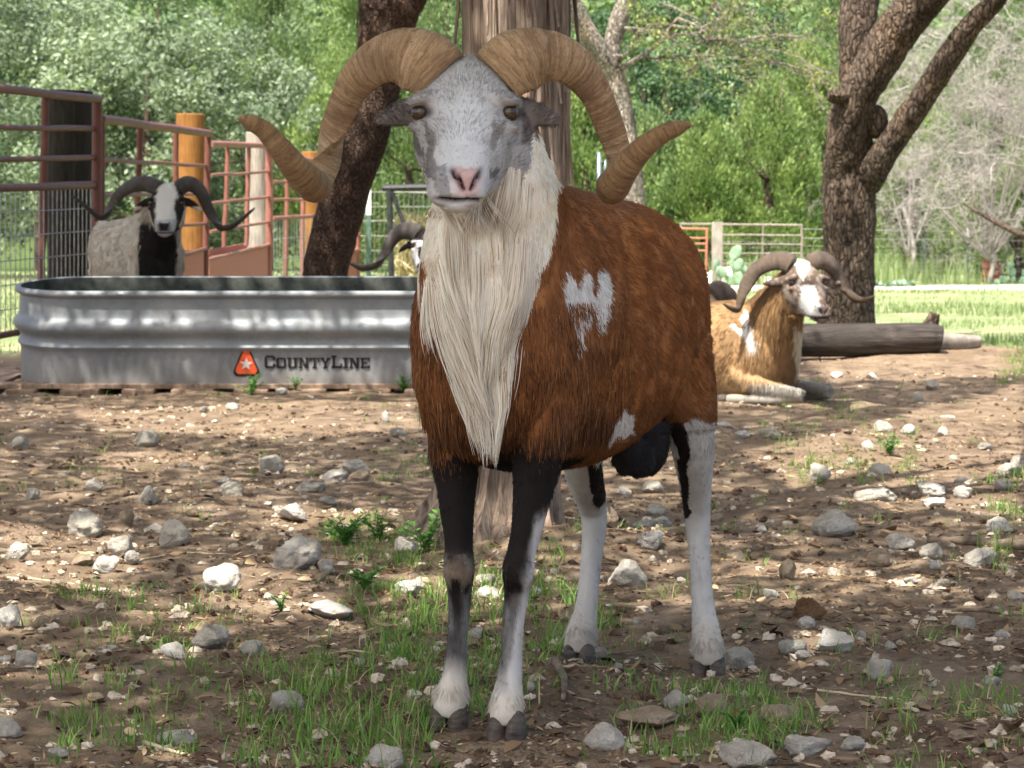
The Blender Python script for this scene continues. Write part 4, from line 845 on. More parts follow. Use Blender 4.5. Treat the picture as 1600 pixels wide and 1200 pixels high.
FL = [(718, 600, 3.74, .05, .075), (712, 700, 3.73, .036, .048), (713, 760, 3.72, .0285, .033), (716, 830, 3.71, .0215, .024), (717, 862, 3.705, .0205, .022), (717, 888, 3.70, .0232, .0245), (718, 925, 3.71, .0175, .019), (715, 990, 3.71, .0145, .0165), (712, 1045, 3.71, .0165, .018), (706, 1083, 3.70, .0225, .0235), (702, 1110, 3.69, .0235, .026), (701, 1120, 3.69, .021, .022)]
FR = [(842, 600, 3.66, .05, .075), (840, 690, 3.655, .038, .05), (836, 745, 3.65, .031, .036), (824, 820, 3.64, .022, .025), (814, 866, 3.635, .0205, .022), (810, 890, 3.625, .0232, .0250), (807, 926, 3.64, .0178, .0195), (801, 990, 3.64, .0145, .0165), (797, 1050, 3.64, .017, .018), (792, 1095, 3.63, .0225, .024), (791, 1120, 3.62, .0235, .026), (792, 1132, 3.62, .021, .022)]
RL = [(905, 560, 4.16, .05, .08), (908, 660, 4.20, .040, .055), (912, 735, 4.26, .031, .038), (926, 790, 4.36, .0235, .028), (928, 830, 4.36, .0205, .024), (922, 890, 4.33, .0175, .019), (916, 950, 4.29, .019, .020), (909, 985, 4.27, .0255, .026), (905, 1010, 4.25, .0265, .028), (904, 1020, 4.25, .023, .024)]
RR = [(1055, 540, 4.10, .05, .08), (1072, 630, 4.12, .043, .062), (1083, 700, 4.15, .033, .042), (1088, 770, 4.21, .0245, .028), (1090, 815, 4.23, .0205, .024), (1094, 880, 4.21, .0172, .019), (1099, 950, 4.18, .019, .020), (1104, 990, 4.155, .0235, .025), (1107, 1020, 4.14, .0245, .028), (1108, 1036, 4.14, .022, .024)]
for k in (FL, FR, RL, RR): sh.append(leg(k))
for (a, b, d) in ((704, 1080, 3.735), (793, 1092, 3.665), (909, 985, 4.30), (1104, 990, 4.19)):
    for e in (-9, 9): sh.append(ball(pl(a + e, b, d), (.0085, .0085, .012), 12))          # dewclaws
sh.append(limb([(pl(985, 690, 4.02), .03, .03), (pl(990, 715, 4.02), .034, .034), (pl(1000, 732, 4.02), .027, .028), (pl(1003, 745, 4.02), .012, .012)], 16, 18)); sh.append(limb([(pl(1015, 660, 4.06), .028, .03), (pl(1016, 690, 4.06), .030, .034), (pl(1015, 722, 4.06), .024, .026), (pl(1013, 742, 4.06), .010, .010)], 16, 18))
sh.append(limb([((-.02, .68, .69), .02, .018), ((-.02, .71, .62), .018, .014), ((-.02, .715, .55), .01, .008)], 14, 12))
for (a, b, d, r0, r1) in ((717, 886, 3.688, .0135, .017), (810, 889, 3.612, .0135, .017), (929, 800, 4.395, .012, .026), (1091, 786, 4.255, .012, .026)): sh.append(ball(pl(a, b, d), (r0, .012, r1), 14))      # knees and hocks
body = clay(sh, .0034, 9, 'body')
co = get_co(body); no = get_no(body)
co, f_slit, f_mouth, hx, hf, hz = sculpt_face(co, no, HO, HR)
hip = .005 * fbm(co * 7, 3, 40) * (co[:, 1] > .0) * (co[:, 2] > .40) * (co[:, 2] < .82); co += no * hip[:, None]
yy_, zz_c = co[:, 1], co[:, 2]; win = sstep(.40, .48, zz_c) * sstep(.76, .68, zz_c)          # shoulder groove, ribs and flank hollow
co += no * (win * (-.011 * np.exp(-((yy_ - .20 - .25 * (zz_c - .56)) / .028) ** 2) - .013 * np.exp(-((yy_ - .475 + .15 * (zz_c - .56)) / .035) ** 2) + .0022 * np.sin(2 * math.pi * (yy_ + .35 * zz_c) / .045) * sstep(.24, .28, yy_) * sstep(.47, .42, yy_)))[:, None]
body.vertices.foreach_set('co', co.astype(np.float32).ravel()); body.update()
P_WHITE = [(700, 330), (630, 318), (640, 360), (658, 400), (672, 440), (686, 500), (699, 560), (714, 612), (738, 664), (758, 700), (775, 716), (782, 690), (785, 640), (786, 580), (800, 530), (818, 490), (830, 440), (860, 405), (872, 340), (872, 280), (862, 230), (825, 180), (805, 200), (640, 200), (640, 330)]
P_FLANK = [[(874, 446), (884, 428), (896, 424), (904, 446), (912, 418), (920, 424), (929, 468), (937, 420), (947, 416), (954, 440), (954, 490), (946, 520), (932, 514), (928, 480), (922, 505), (912, 512), (907, 560), (900, 552), (898, 506), (886, 484)], [(952, 660), (970, 640), (990, 655), (992, 680), (975, 684), (948, 692)]]
P_RLEG = [(1036, 640), (1062, 645), (1076, 690), (1072, 735), (1080, 800), (1070, 812), (1062, 760), (1054, 700)]
P_LLEG = [(918, 722), (950, 732), (947, 780), (938, 796), (926, 786), (921, 750)]
FACE = [([(660, 190), (684, 206), (677, 245), (684, 262), (679, 287), (664, 277), (660, 242), (667, 222)], (.105, .088, .075)), ([(678, 262), (697, 258), (703, 290), (704, 318), (688, 312), (676, 298)], (.22, .215, .21)),
        ([(768, 196), (790, 186), (784, 217), (777, 240), (768, 228)], (.20, .165, .135)), ([(767, 258), (778, 270), (774, 287), (767, 278)], (.10, .085, .075)), ([(641, 200), (650, 210), (660, 240), (655, 252), (644, 228)], (.09, .075, .065)), ([(793, 218), (802, 230), (794, 243)], (.12, .1, .085)),
        ([(720, 300), (742, 296), (748, 306), (736, 310)], (.30, .29, .28))]
RUST = np.array([.225, .090, .030]); CREAM = np.array([.86, .81, .70]); WHITE = np.array([.66, .65, .62]); DARK = np.array([.013, .010, .009])
def seg_dist(p, a, b, r_=.040):
    t_ = np.clip(((p - a) @ (b - a)) / ((b - a) @ (b - a)), 0, 1)[:, None]; return np.linalg.norm(p - a - t_ * (b - a), axis=1) < r_
def coat_main(co, hair=False):
    q = co @ RT.T + ORG_; px, py = proj(q); j = jitter(co * np.array([1, 1, .45]), 75, 7, 50); jl = jitter(co, 14, 9, 54); px = px + j[:, 0] * .6 + jl[:, 0] * .3; py = py + j[:, 1] + jl[:, 1] * .3
    n1 = fbm(co * 9, 3, 60); n2 = fbm(co * np.array([60, 60, 18]), 3, 63)
    if hair: n2 = n2 + np.random.default_rng(5).normal(0, .35, len(co))
    c = RUST * (1 + .16 * n1[:, None] + .16 * np.clip(n2, -1, 1)[:, None]); y, z = co[:, 1], co[:, 2]
    c = mixc(c, .55 * sstep(.50, .36, z) * (y > .1) * sstep(-.2, .5, n1), [.075, .036, .018]); c = mixc(c, .5 * sstep(.66, .72, z + .03 * n1) * (y > .18), [.30, .115, .034])  # darker low flank, lighter back: coat tone with some shade painted in
    saddle = np.exp(-(((y - .30) / .10) ** 2 + ((z - .79) / .035) ** 2)); c = mixc(c, .85 * saddle, [.17, .13, .115])
    c = mixc(c, .5 * sstep(.1, .5, n2) * (z > .45), [.36, .15, .05])
    hq = (co - HO) @ HR; head = (hq[:, 2] > -.222) & (((hq[:, 1] > -.03 - .40 * hq[:, 2]) & (np.abs(hq[:, 0]) < .085)) | ((np.abs(hq[:, 0]) > .070) & (hq[:, 2] > -.115) & (hq[:, 2] < -.05) & (hq[:, 1] > -.012) & (co[:, 2] > .82)))
    for pol in P_FLANK: c = mixc(c, inpoly(px, py, pol) & (co[:, 0] > .03), WHITE)
    wm = inpoly(px, py, P_WHITE) & (q[:, 1] < np.where(z > .66, 4.05, 3.86)) & (z > .36); c = mixc(c, wm, CREAM * (1 + .10 * np.clip(n2, -1, 1)[:, None])); c = mixc(c, wm * sstep(.3, .8, n1 + .5 * n2) * .4, [.50, .36, .20])
    tan = inpoly(px, py, [(672, 430), (690, 425), (702, 450), (700, 480), (684, 475)]); c = mixc(c, tan, [.22, .10, .04])
    # legs
    legd = np.zeros(len(co), bool)
    for K_ in (FL, FR):
        for a_, b_ in zip(K_[:3], K_[1:4]): legd |= seg_dist(co, pl(*a_[:3]), pl(*b_[:3]), .062)
    legf = (y < .2) & ((z < .385) | (z < .50) & legd); zz = z + .02 * n2
    u1 = np.random.default_rng(12).random(len(co)) if hair else .5 + .5 * np.clip(2.2 * n2, -1, 1)
    right = co[:, 0] > 0; edge = sstep(-8, 10, px - np.interp(py, [740, 860, 930, 1000, 1090], [842, 828, 812, 804, 798]))
    pw = np.where(right, .12 + .80 * edge * sstep(.34, .29, z) + .30 * sstep(.23, .10, z), .10 + .36 * sstep(.26, .10, z)) + .10 * n1     # share of white hairs
    pw = np.where(z > .345, .01, pw) - .10 * (~right) * (z > .25); mixw = sstep(.05, .95, np.clip(pw, 0, 1) + .24 * np.clip(n2, -1.5, 1.5) * (pw > .06)); blk = mixc(np.tile(DARK, (len(co), 1)), mixw, [.50, .485, .46])
    thr = np.random.default_rng(9).random(len(co)) if hair else .5; c = np.where((legf * np.where(co[:, 0] > 0, sstep(.53, .36, zz + .03 * n1), sstep(.455, .315, zz + .03 * n1)) > (.12 + .76 * thr))[:, None], blk, c)
    knee = legf * np.exp(-((z - .222) / .020) ** 2) * (no_front(co)); c = mixc(c, .7 * knee * sstep(-.3, .3, n1 + n2), [.24, .175, .12])
    c = mixc(c, legf * sstep(.095, .055, z + .02 * n2), [.52, .475, .40])
    legr = (y > .42) & (z < .46 + .03 * n1) & ((py > 655 + 14 * n1) & (px > 1030) | (px < 1030) & (py > 715)); scr = seg_dist(co, pl(985, 698, 4.02), pl(1003, 745, 4.02)) | seg_dist(co, pl(1015, 682, 4.06), pl(1013, 742, 4.06))
    lw = np.array([.47, .45, .415]) * (1 + .10 * np.clip(n2, -1, 1)[:, None]); lw = mixc(lw, .35 * sstep(.0, .6, n1 + .4 * n2), [.36, .31, .25]); lw = mixc(lw, .5 * sstep(.10, .03, z + .02 * n1), [.34, .28, .21]); c = np.where(legr[:, None] & ~scr[:, None], lw, c)
    c = mixc(c, legr & inpoly(px, py, P_RLEG), DARK); c = mixc(c, legr & inpoly(px, py, P_LLEG), DARK); c = np.where(scr[:, None], np.array([.020, .018, .018]), c)
    # head
    x, f, zh = hq[:, 0], hq[:, 1], hq[:, 2]; hc = np.tile([.47, .465, .45], (len(co), 1)) * (1 + .10 * np.clip(n2, -1, 1)[:, None]); hc = mixc(hc, np.exp(-(x / .03) ** 2) * sstep(-.05, -.09, zh), [.60, .60, .59])
    hc = mixc(hc, .60 * sstep(-.8, .6, .5 * n2 + .8 * n1) * sstep(.010, .05, np.abs(x)) * sstep(-.15, -.06, zh), [.26, .245, .225]); hc = mixc(hc, .5 * sstep(.034, .058, np.abs(x)) * sstep(-.02, -.09, zh), [.34, .32, .30]); hc = mixc(hc, .45 * sstep(-.07, -.02, zh + .02 * n1), [.34, .32, .285]); hc = mixc(hc, .2 * sstep(.1, .6, fbm(co * 55, 2, 71)), [.36, .34, .31])
    for pol, k in FACE: hc = mixc(hc, .72 * (inpoly(px, py, pol) & (f > .02)), k)
    hc = mixc(hc, .35 * sstep(.05, .065, np.abs(x)) * (zh > -.13) * (zh < -.03), [.20, .17, .15])
    nose = np.exp(-((np.abs(x) / (.0155 + .25 * np.clip(zh + .19, 0, .03))) ** 4)) * sstep(-.160, -.167, zh + .004 * n2) * sstep(-.204, -.196, zh) * (f > .17); hc = mixc(hc, .8 * nose, [.50, .29, .26])
    ear = (np.abs(x) > .072) & (zh > -.125) & (f < .06); hc = mixc(hc, .95 * ear, np.array([.15, .125, .11]) * (1 + .3 * n2[:, None]))
    er = sum(np.exp(-(((x - sg * .0635) / .0165) ** 2 + ((zh + .085) / .0100) ** 2) ** 2) for sg in (-1, 1)) * (f > .02); hc = mixc(hc, .9 * er, [.035, .028, .024])
    c = np.where(head[:, None], hc, c)
    if not hair:
        c = mixc(c, np.clip(f_slit * 1.3, 0, 1) * head, [.045, .010, .012]); c = mixc(c, np.clip(f_mouth * 1.2, 0, 1) * head * (f > .14), [.022, .016, .016])
    return np.clip(c, .004, .85), head, wm
def no_front(co): return (co[:, 1] < .03).astype(float)
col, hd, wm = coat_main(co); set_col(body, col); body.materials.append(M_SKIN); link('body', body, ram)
# hooves: two claws each
def hooves(spots, L, parent, rz=0., s=1.0):
    for (px, py, d, dx) in spots:
        p = L(W(px, py, d)); mb = MB(); Rr = rotz(rz)
        for sg in (-1, 1):
            c0 = p + Rr @ np.array([sg * .0125 * s, 0, 0]); k = [(c0 + Rr @ np.array([0, .012, .034]) * s, .0125 * s, .022 * s), (c0 + Rr @ np.array([sg * .001, .004, .018]) * s, .0145 * s, .027 * s), (c0 + Rr @ np.array([sg * .002, -.004, .003]) * s, .0155 * s, .031 * s), (c0 + Rr @ np.array([sg * .002, -.004, -.006]) * s, .0152 * s, .030 * s)]
            V, F = limb(k, 12, 16, Rr @ np.array([1., 0, 0])); mb.add(V, F)
        mb.build('hoof', HOOF, parent)
hooves([(702, 1137, 3.69, 0), (792, 1152, 3.615, 0), (905, 1035, 4.245, 0), (1108, 1055, 4.14, 0)], toL, ram, R_(14), .93)
for sg in (-1, 1): eye(HH(sg * .0610, .0705, -.0855), HR @ np.array([sg * .60, .80, -.05]), .0125, ram)
Kf = (0, -1, 0)
# horns: keel direction turns from inward-front at the base to upward at the curled tip
rh = [(775, 122, 3.56, (0.15, -0.5, -0.9), 0.046, 0.04), (802, 98, 3.565, (0.1, -0.5, -0.95), 0.049, 0.042), (838, 86, 3.58, (-0.05, -0.55, -0.95), 0.041, 0.0349), (880, 92, 3.6, (-0.35, -0.55, -0.75), 0.0341, 0.0285), (915, 122, 3.635, (-0.6, -0.6, -0.45), 0.0282, 0.0233), (940, 165, 3.66, (-0.75, -0.65, -0.1), 0.0243, 0.0197), (957, 212, 3.69, (-0.65, -0.75, 0.1), 0.0228, 0.0188), (963, 256, 3.7, (-0.4, -0.8, 0.5), 0.0207, 0.0181), (958, 288, 3.66, (-0.35, -0.5, 0.8), 0.0208, 0.0192), (957, 292, 3.57, (-0.6, -0.3, 0.8), 0.0235, 0.0226), (976, 265, 3.525, (-0.7, -0.3, 0.7), 0.0195, 0.019), (1004, 232, 3.5, (-0.6, -0.3, 0.75), 0.0161, 0.0161), (1036, 209, 3.485, (-0.3, -0.3, 0.9), 0.0128, 0.0128), (1068, 197, 3.485, (0, -0.3, 1), 0.0099, 0.0099), (1081, 196, 3.48, (0, -0.3, 1), 0.0078, 0.0078)]
horn(rh, toL, HORN_TAN, ram, seed=3)
lh = [(693, 122, 3.56, (-0.15, -0.5, -0.9), 0.046, 0.04), (666, 98, 3.565, (-0.1, -0.5, -0.95), 0.049, 0.042), (630, 86, 3.58, (0.05, -0.55, -0.95), 0.041, 0.0349), (590, 96, 3.6, (0.35, -0.55, -0.75), 0.0341, 0.0285), (556, 128, 3.635, (0.6, -0.6, -0.45), 0.0282, 0.0233), (534, 172, 3.66, (0.75, -0.65, -0.1), 0.0243, 0.0197), (518, 216, 3.69, (0.2, -0.95, 0.1), 0.0228, 0.0188), (506, 262, 3.69, (-0.5, -0.8, 0.3), 0.0218, 0.0197), (498, 287, 3.65, (-0.6, -0.5, 0.6), 0.0212, 0.0196), (488, 289, 3.57, (-0.3, -0.5, 0.8), 0.0235, 0.0226), (461, 262, 3.53, (0.6, -0.3, 0.7), 0.0195, 0.019), (436, 230, 3.51, (0.6, -0.3, 0.75), 0.0161, 0.0161), (412, 203, 3.5, (0.4, -0.3, 0.9), 0.0128, 0.0128), (386, 189, 3.49, (0.2, -0.3, 1), 0.0107, 0.0107), (371, 185, 3.485, (0, -0.3, 1), 0.0087, 0.0087)]
horn(lh, toL, HORN_TAN, ram, seed=4)
# hair
r = np.random.default_rng(21)
def flow_main(P):
    f = np.tile([0.05, .75, -.75], (len(P), 1)); y, z = P[:, 1], P[:, 2]
    fr = sstep(.14, .0, y)[:, None]; f = f * (1 - fr) + np.array([0, .05, -1.]) * fr
    lo = sstep(.42, .36, z)[:, None]; f = f * (1 - lo) + np.array([0, .15, -1.]) * lo
    q = (P - HO) @ HR; hd = ((q[:, 1] > -.03 - .40 * q[:, 2]) & (q[:, 2] > -.222) & (P[:, 2] > .73))[:, None]
    hfv = HR @ np.array([0, -.75, .66]); side = (HR[:, 0] * np.sign(q[:, 0:1]) * np.clip(np.abs(q[:, 0:1]) / .05, 0, 1) * .8); return np.where(hd, hfv + side, f)
def vis(P):                                           # more hairs where the near side shows
    return .25 + .75 * ((P[:, 0] > -.12) | (P[:, 1] < .15))
P, N = sample(body, 230000, lambda p: vis(p) * np.where(p[:, 2] < .36, .9, 1.0) * np.where((p[:, 2] < .045), 0, 1), r)
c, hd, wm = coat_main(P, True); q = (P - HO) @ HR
bare = hd & ((q[:, 1] > .178) & (q[:, 2] < -.162) & (q[:, 2] > -.203) & (np.abs(q[:, 0]) < .026) | (np.abs(q[:, 0]) > .04) & (np.abs(q[:, 2] + .085) < .011) & (q[:, 1] > .035) ); bare |= hd & (q[:, 1] > .14) & (np.abs(q[:, 2] + .2075 - .05 * q[:, 0] ** 2 / .03) < .0075); keep = ~bare; P, N, c, hd, wm, q = P[keep], N[keep], c[keep], hd[keep], wm[keep], q[keep]
ln = np.where(hd, np.where(q[:, 1] > .15, .0055, .009), np.where(P[:, 2] < .36, .008, .0125)); ln = np.where((P[:, 2] > .70) & (P[:, 1] > .1), .011, ln); ln = np.where(~hd & (P[:, 2] < .065), .017, ln)
c = c * np.where(hd[:, None], r.uniform(.70, 1.15, (len(c), 1)), r.uniform(.80, 1.22, (len(c), 1))); fl_ = sstep(.12, .28, P[:, 1]) * sstep(.42, .5, P[:, 2]) * ~hd; S = strands(P, N, flow_main(P), ln, r, 4, np.where(hd, .38, .20 + .12 * fl_), 0, .18, .55 + .7 * fl_, 75)
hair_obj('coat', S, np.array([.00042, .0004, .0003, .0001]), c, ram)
# long white throat mane and brown chest fringe
q = None
P, N = sample(body, 120000, lambda p: ((p[:, 1] < .10) & (p[:, 2] > .37) & (p[:, 2] < .86)).astype(float) * np.where(p[:, 2] > .66, 2.4, 1.0), r)
wq = P @ RT.T + ORG_; px, py = proj(wq); hq = (P - HO) @ HR; hd = (hq[:, 1] > .060) & (hq[:, 2] > -.224)
fr = (N @ RT.T)[:, 1] < .35; base_ok = inpoly(px + r.normal(0, 5, len(P)), py + r.normal(0, 8, len(P)), P_WHITE) & (py > 255) & (py < 640) & fr & ~hd
P, N, py, px = P[base_ok], N[base_ok], py[base_ok], px[base_ok]
cx = np.interp(py, [300, 450, 560, 700], [757, 745, 738, 770]); tow = (cx - px) / F_PX * 3.6 * .9
u_ = np.clip((px - cx) / 95, -1.3, 1.3); fl = np.stack([np.where(u_ < 0, -.62, -.42) * u_ + .08, np.full(len(P), -.10), np.full(len(P), -1.0)], 1); ln = np.interp(py, [300, 380, 480, 560, 600, 640], [.06, .085, .10, .095, .075, .045]) * r.uniform(.55, 1.25, len(P))
tone = fbm(P * np.array([40, 40, 6]), 2, 33); c = CREAM * (1 + .16 * tone[:, None]) * r.uniform(.82, 1.18, (len(P), 1)); c = mixc(c, (r.random(len(P)) < .10) * 1.0, [.45, .33, .19])
S = strands(P, N, fl, ln, r, 7, .16, .35, .10, .9, 34, .50, .22); hair_obj('mane', S, np.array([.0005, .00052, .0005, .00045, .0004, .0003, .0001]), c, ram)
P, N = sample(body, 52000, lambda p: ((p[:, 1] < .22) & (p[:, 2] > .42) & (p[:, 2] < .62)).astype(float) * np.where(p[:, 2] < .48, 1.5, .7), r)
wq = P @ RT.T + ORG_; px, py = proj(wq); ok = ~(inpoly(px, py, P_WHITE)) | (r.random(len(P)) < .06); ok &= (P[:, 1] < .10) | (r.random(len(P)) < .3); P, N, py = P[ok], N[ok], py[ok]
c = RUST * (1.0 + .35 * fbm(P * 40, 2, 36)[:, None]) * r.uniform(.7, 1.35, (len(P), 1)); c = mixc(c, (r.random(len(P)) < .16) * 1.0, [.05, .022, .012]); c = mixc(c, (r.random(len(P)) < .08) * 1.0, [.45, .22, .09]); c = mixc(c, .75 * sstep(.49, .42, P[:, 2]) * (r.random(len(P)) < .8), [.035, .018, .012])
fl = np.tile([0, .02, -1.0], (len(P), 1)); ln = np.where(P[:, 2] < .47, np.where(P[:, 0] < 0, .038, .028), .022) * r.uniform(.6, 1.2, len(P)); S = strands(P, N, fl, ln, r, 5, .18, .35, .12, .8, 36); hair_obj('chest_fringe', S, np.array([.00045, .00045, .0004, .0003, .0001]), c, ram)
# ---- the other rams
TORSO = [((0, -.085, .62), (0, -.085, .50), .06), ((0, -.055, .70), (0, -.065, .44), .11), ((0, .02, .765), (0, .0, .385), .135), ((0, .12, .80), (0, .10, .365), .15), ((0, .24, .785), (0, .24, .355), .165), ((0, .36, .772), (0, .36, .365), .17), ((0, .48, .768), (0, .48, .40), .158), ((0, .58, .755), (0, .58, .46), .135), ((0, .66, .71), (0, .65, .50), .10), ((0, .71, .64), (0, .70, .54), .05)]
LYING = [((0, -.15, .30), (0, -.15, .14), .07), ((0, -.10, .36), (0, -.10, .05), .13), ((0, .0, .40), (0, .0, .0), .165), ((0, .12, .415), (0, .12, -.03), .19), ((0, .28, .40), (0, .28, -.03), .21), ((0, .44, .385), (0, .44, -.03), .21), ((0, .56, .35), (0, .56, -.02), .18), ((0, .66, .27), (0, .65, .0), .12), ((0, .71, .2), (0, .70, .06), .06)]
def make_ram(label, org, yaw, s, lying, poll, fwd, hs_, coat, horns, hmat, seed, nh=26000, ear=.092, vox=.0065, droop=.5):
    Rw = rotz(yaw); o3 = np.array([org[0], org[1], 0.]); tol = lambda p: (np.asarray(p, float) - o3) @ Rw
    root = thing('ram', label, 'ram', o3, (0, 0, yaw), 'horned rams')
    f = unit(np.array([fwd[0], fwd[1], 0.])); xw = np.array([-f[1], f[0], 0.]); HRl = Rw.T @ np.stack([xw * -1 if False else np.cross(f, [0, 0, 1.]), f, np.array([0, 0, 1.])], 1)
    if np.linalg.det(HRl) < 0: HRl[:, 0] *= -1
    ho = tol(W(*poll)); shp, H = head_shapes(ho, HRl, hs_, True, ear, droop)
    T = LYING if lying else TORSO; sc = lambda p: np.array(p) * s
    shp.append(loft_tb([(sc(a), sc(b), w * s) for a, b, w in T], 40, 36, 2.1))
    top0, bot0 = (sc((0, .06, .40)), sc((0, -.15, .10))) if lying else (sc((0, .14, .79)), sc((0, -.06, .50)))
    hb = H(0, -.05, -.01); hl = H(0, .0, -.17); mid = lambda a, b, t: a * (1 - t) + b * t
    up = np.array([0, .03, .0])
    shp.append(loft_tb([(top0, bot0, .125 * s), (mid(top0, hb, .38) , mid(bot0, hl, .38), .10 * s), (mid(top0, hb, .72), mid(bot0, hl, .72), .078 * s), (hb, hl, .058 * hs_)], 28, 28, 2.1))
    if lying:
        for sg in (-1, 1):
            x = sg * .13 * s
            shp.append(ball(sc((sg * .11, .02, .17)), np.array([.07, .12, .15]) * s, 18))
            shp.append(limb([(sc((sg * .14, .04, .12)), .05, .06), (sc((sg * .145, -.08, .075)), .038, .04), (sc((sg * .14, -.20, .055)), .03, .032), (sc((sg * .13, -.255, .045)), .027, .030)], 20, 14, (0, 0, 1)))
            shp.append(limb([(sc((sg * .13, -.255, .042)), .025, .026), (sc((sg * .15, -.16, .026)), .020, .020), (sc((sg * .165, -.04, .024)), .019, .020), (sc((sg * .17, .03, .024)), .023, .024), (sc((sg * .17, .06, .022)), .018, .018)], 20, 14, (0, 0, 1)))
            shp.append(ball(sc((sg * .15, .50, .14)), np.array([.09, .17, .14]) * s, 18))
            shp.append(limb([(sc((sg * .20, .50, .06)), .045, .045), (sc((sg * .23, .36, .035)), .026, .026), (sc((sg * .24, .25, .028)), .022, .022), (sc((sg * .24, .19, .026)), .024, .024)], 18, 14, (0, 0, 1)))
    else:
        for sg in (-1, 1):
            shp.append(ball(sc((sg * .085, .06, .56)), np.array([.06, .11, .17]) * s, 18)); shp.append(ball(sc((sg * .07, .56, .60)), np.array([.065, .11, .17]) * s, 18))
            shp.append(limb([(sc((sg * .075, .05, .52)), .05 * s, .07 * s), (sc((sg * .07, .05, .37)), .031 * s, .036 * s), (sc((sg * .065, .04, .22)), .022 * s, .024 * s), (sc((sg * .06, .05, .10)), .016 * s, .017 * s), (sc((sg * .06, .035, .035)), .022 * s, .024 * s), (sc((sg * .06, .02, .012)), .02 * s, .022 * s)], 24, 14))
            shp.append(limb([(sc((sg * .08, .57, .52)), .055 * s, .09 * s), (sc((sg * .085, .56, .38)), .036 * s, .042 * s), (sc((sg * .085, .64, .27)), .022 * s, .025 * s), (sc((sg * .08, .62, .12)), .017 * s, .018 * s), (sc((sg * .08, .59, .035)), .022 * s, .025 * s), (sc((sg * .08, .58, .012)), .02 * s, .022 * s)], 24, 14))
    me = clay(shp, vox, 5, 'body'); co = get_co(me); no = get_no(me); co, fs, fm, hx, hf, hz = sculpt_face(co, no, ho, HRl, hs_); me.vertices.foreach_set('co', co.astype(np.float32).ravel()); me.update()
    def colour(c):
        q = (c - ho) @ HRl / hs_; w = c @ Rw.T + o3; px, py = proj(w); j = jitter(c, 60, 3.2, seed) + jitter(c, 200, 2, seed + 3); n = fbm(c * 12, 3, seed + 5)
        hd = (q[:, 2] > -.225) & ((q[:, 1] > -.02 - .35 * q[:, 2]) & (np.abs(q[:, 0]) < .09) | (np.abs(q[:, 0]) > .06) & (q[:, 2] > -.13) & (q[:, 2] < -.05) & (q[:, 1] > -.03))
        k = coat(c, q, px + j[:, 0], py + j[:, 1], n, hd)
        er = sum(np.exp(-(((q[:, 0] - sg * .0635) / .0165) ** 2 + ((q[:, 2] + .085) / .0095) ** 2) ** 2) for sg in (-1, 1)) * (q[:, 1] > .02) * hd
        return mixc(k, .9 * er, [.02, .016, .014]), hd, q
    col, hd, q = colour(co); col = mixc(col, np.clip(fs * 1.5, 0, 1) * hd, [.02, .012, .012]); col = mixc(col, np.clip(fm * 1.3, 0, 1) * hd * (hf > .14), [.02, .014, .014]); set_col(me, col); me.materials.append(M_SKIN); link('body', me, root)
    for sg in (-1, 1): eye(H(sg * .0615, .0705, -.085), HRl @ np.array([sg * .6, .8, -.05]), .0125 * hs_, root)
    for hk in horns: horn(hk, tol, hmat, root, seed=seed, m=140, seg=24, nr=60)
    r = np.random.default_rng(seed); P, N = sample(me, nh, lambda p: np.where(p[:, 2] < .05, .1, 1.0), r); c, hd, q = colour(P)
    keep = ~(hd & ((q[:, 1] > .178) & (q[:, 2] < -.16) | (np.abs(q[:, 2] + .085) < .014) & (np.abs(q[:, 0]) > .04))); P, N, c, hd = P[keep], N[keep], c[keep], hd[keep]
    fl = np.tile([0., .7, -.8], (len(P), 1)); fl = np.where(hd[:, None], HRl @ np.array([0, -.75, .66]), fl); fl = np.where(((P[:, 1] < .02 * s) & ~hd)[:, None], np.array([0, .1, -1.]), fl)
    thr = (P[:, 1] < -.02) & ~hd & (P[:, 2] > (.10 if lying else .45)); ln = np.where(hd, .010, np.where(thr, .045, .022)); S = strands(P, N, fl, ln, r, 4, .22, .1, .15, .8, 40)
    hair_obj('coat', S, np.array([.0010, .0009, .0007, .0002]), c * r.uniform(.8, 1.2, (len(c), 1)), root)
    if not lying:
        mbs = [(sg * .06, .03) for sg in (-1, 1)] + [(sg * .08, .585) for sg in (-1, 1)]
        for hx_, hy_ in mbs:
            mb = MB()
            for sg in (-1, 1):
                c0 = np.array([hx_ * s + sg * .013, hy_ * s - .01, 0]); V, F = limb([(c0 + [0, .012, .034], .0125, .022), (c0 + [0, .004, .018], .0145, .027), (c0 + [0, -.004, -.004], .0155, .031)], 10, 12); mb.add(V, F)
            mb.build('hoof', HOOF, root)
    else:
        for sg in (-1, 1):
            for (hx_, hy_, hz_, dy) in ((sg * .17, .075, .022, 1), (sg * .24, .165, .026, -1)):
                mb = MB(); c0 = sc((hx_, hy_, hz_))
                for e in (-1, 1):
                    c1 = c0 + np.array([e * .012, 0, 0]); V, F = limb([(c1 - [0, dy * .02, 0], .013, .018), (c1 + [0, dy * .012, 0], .015, .021), (c1 + [0, dy * .04, -.006], .010, .012)], 10, 12, (1, 0, 0)); mb.add(V, F)
                mb.build('hoof', HOOF, root)
    return root
BLK_ = np.array([.020, .016, .015]); WHT_ = np.array([.50, .485, .45])
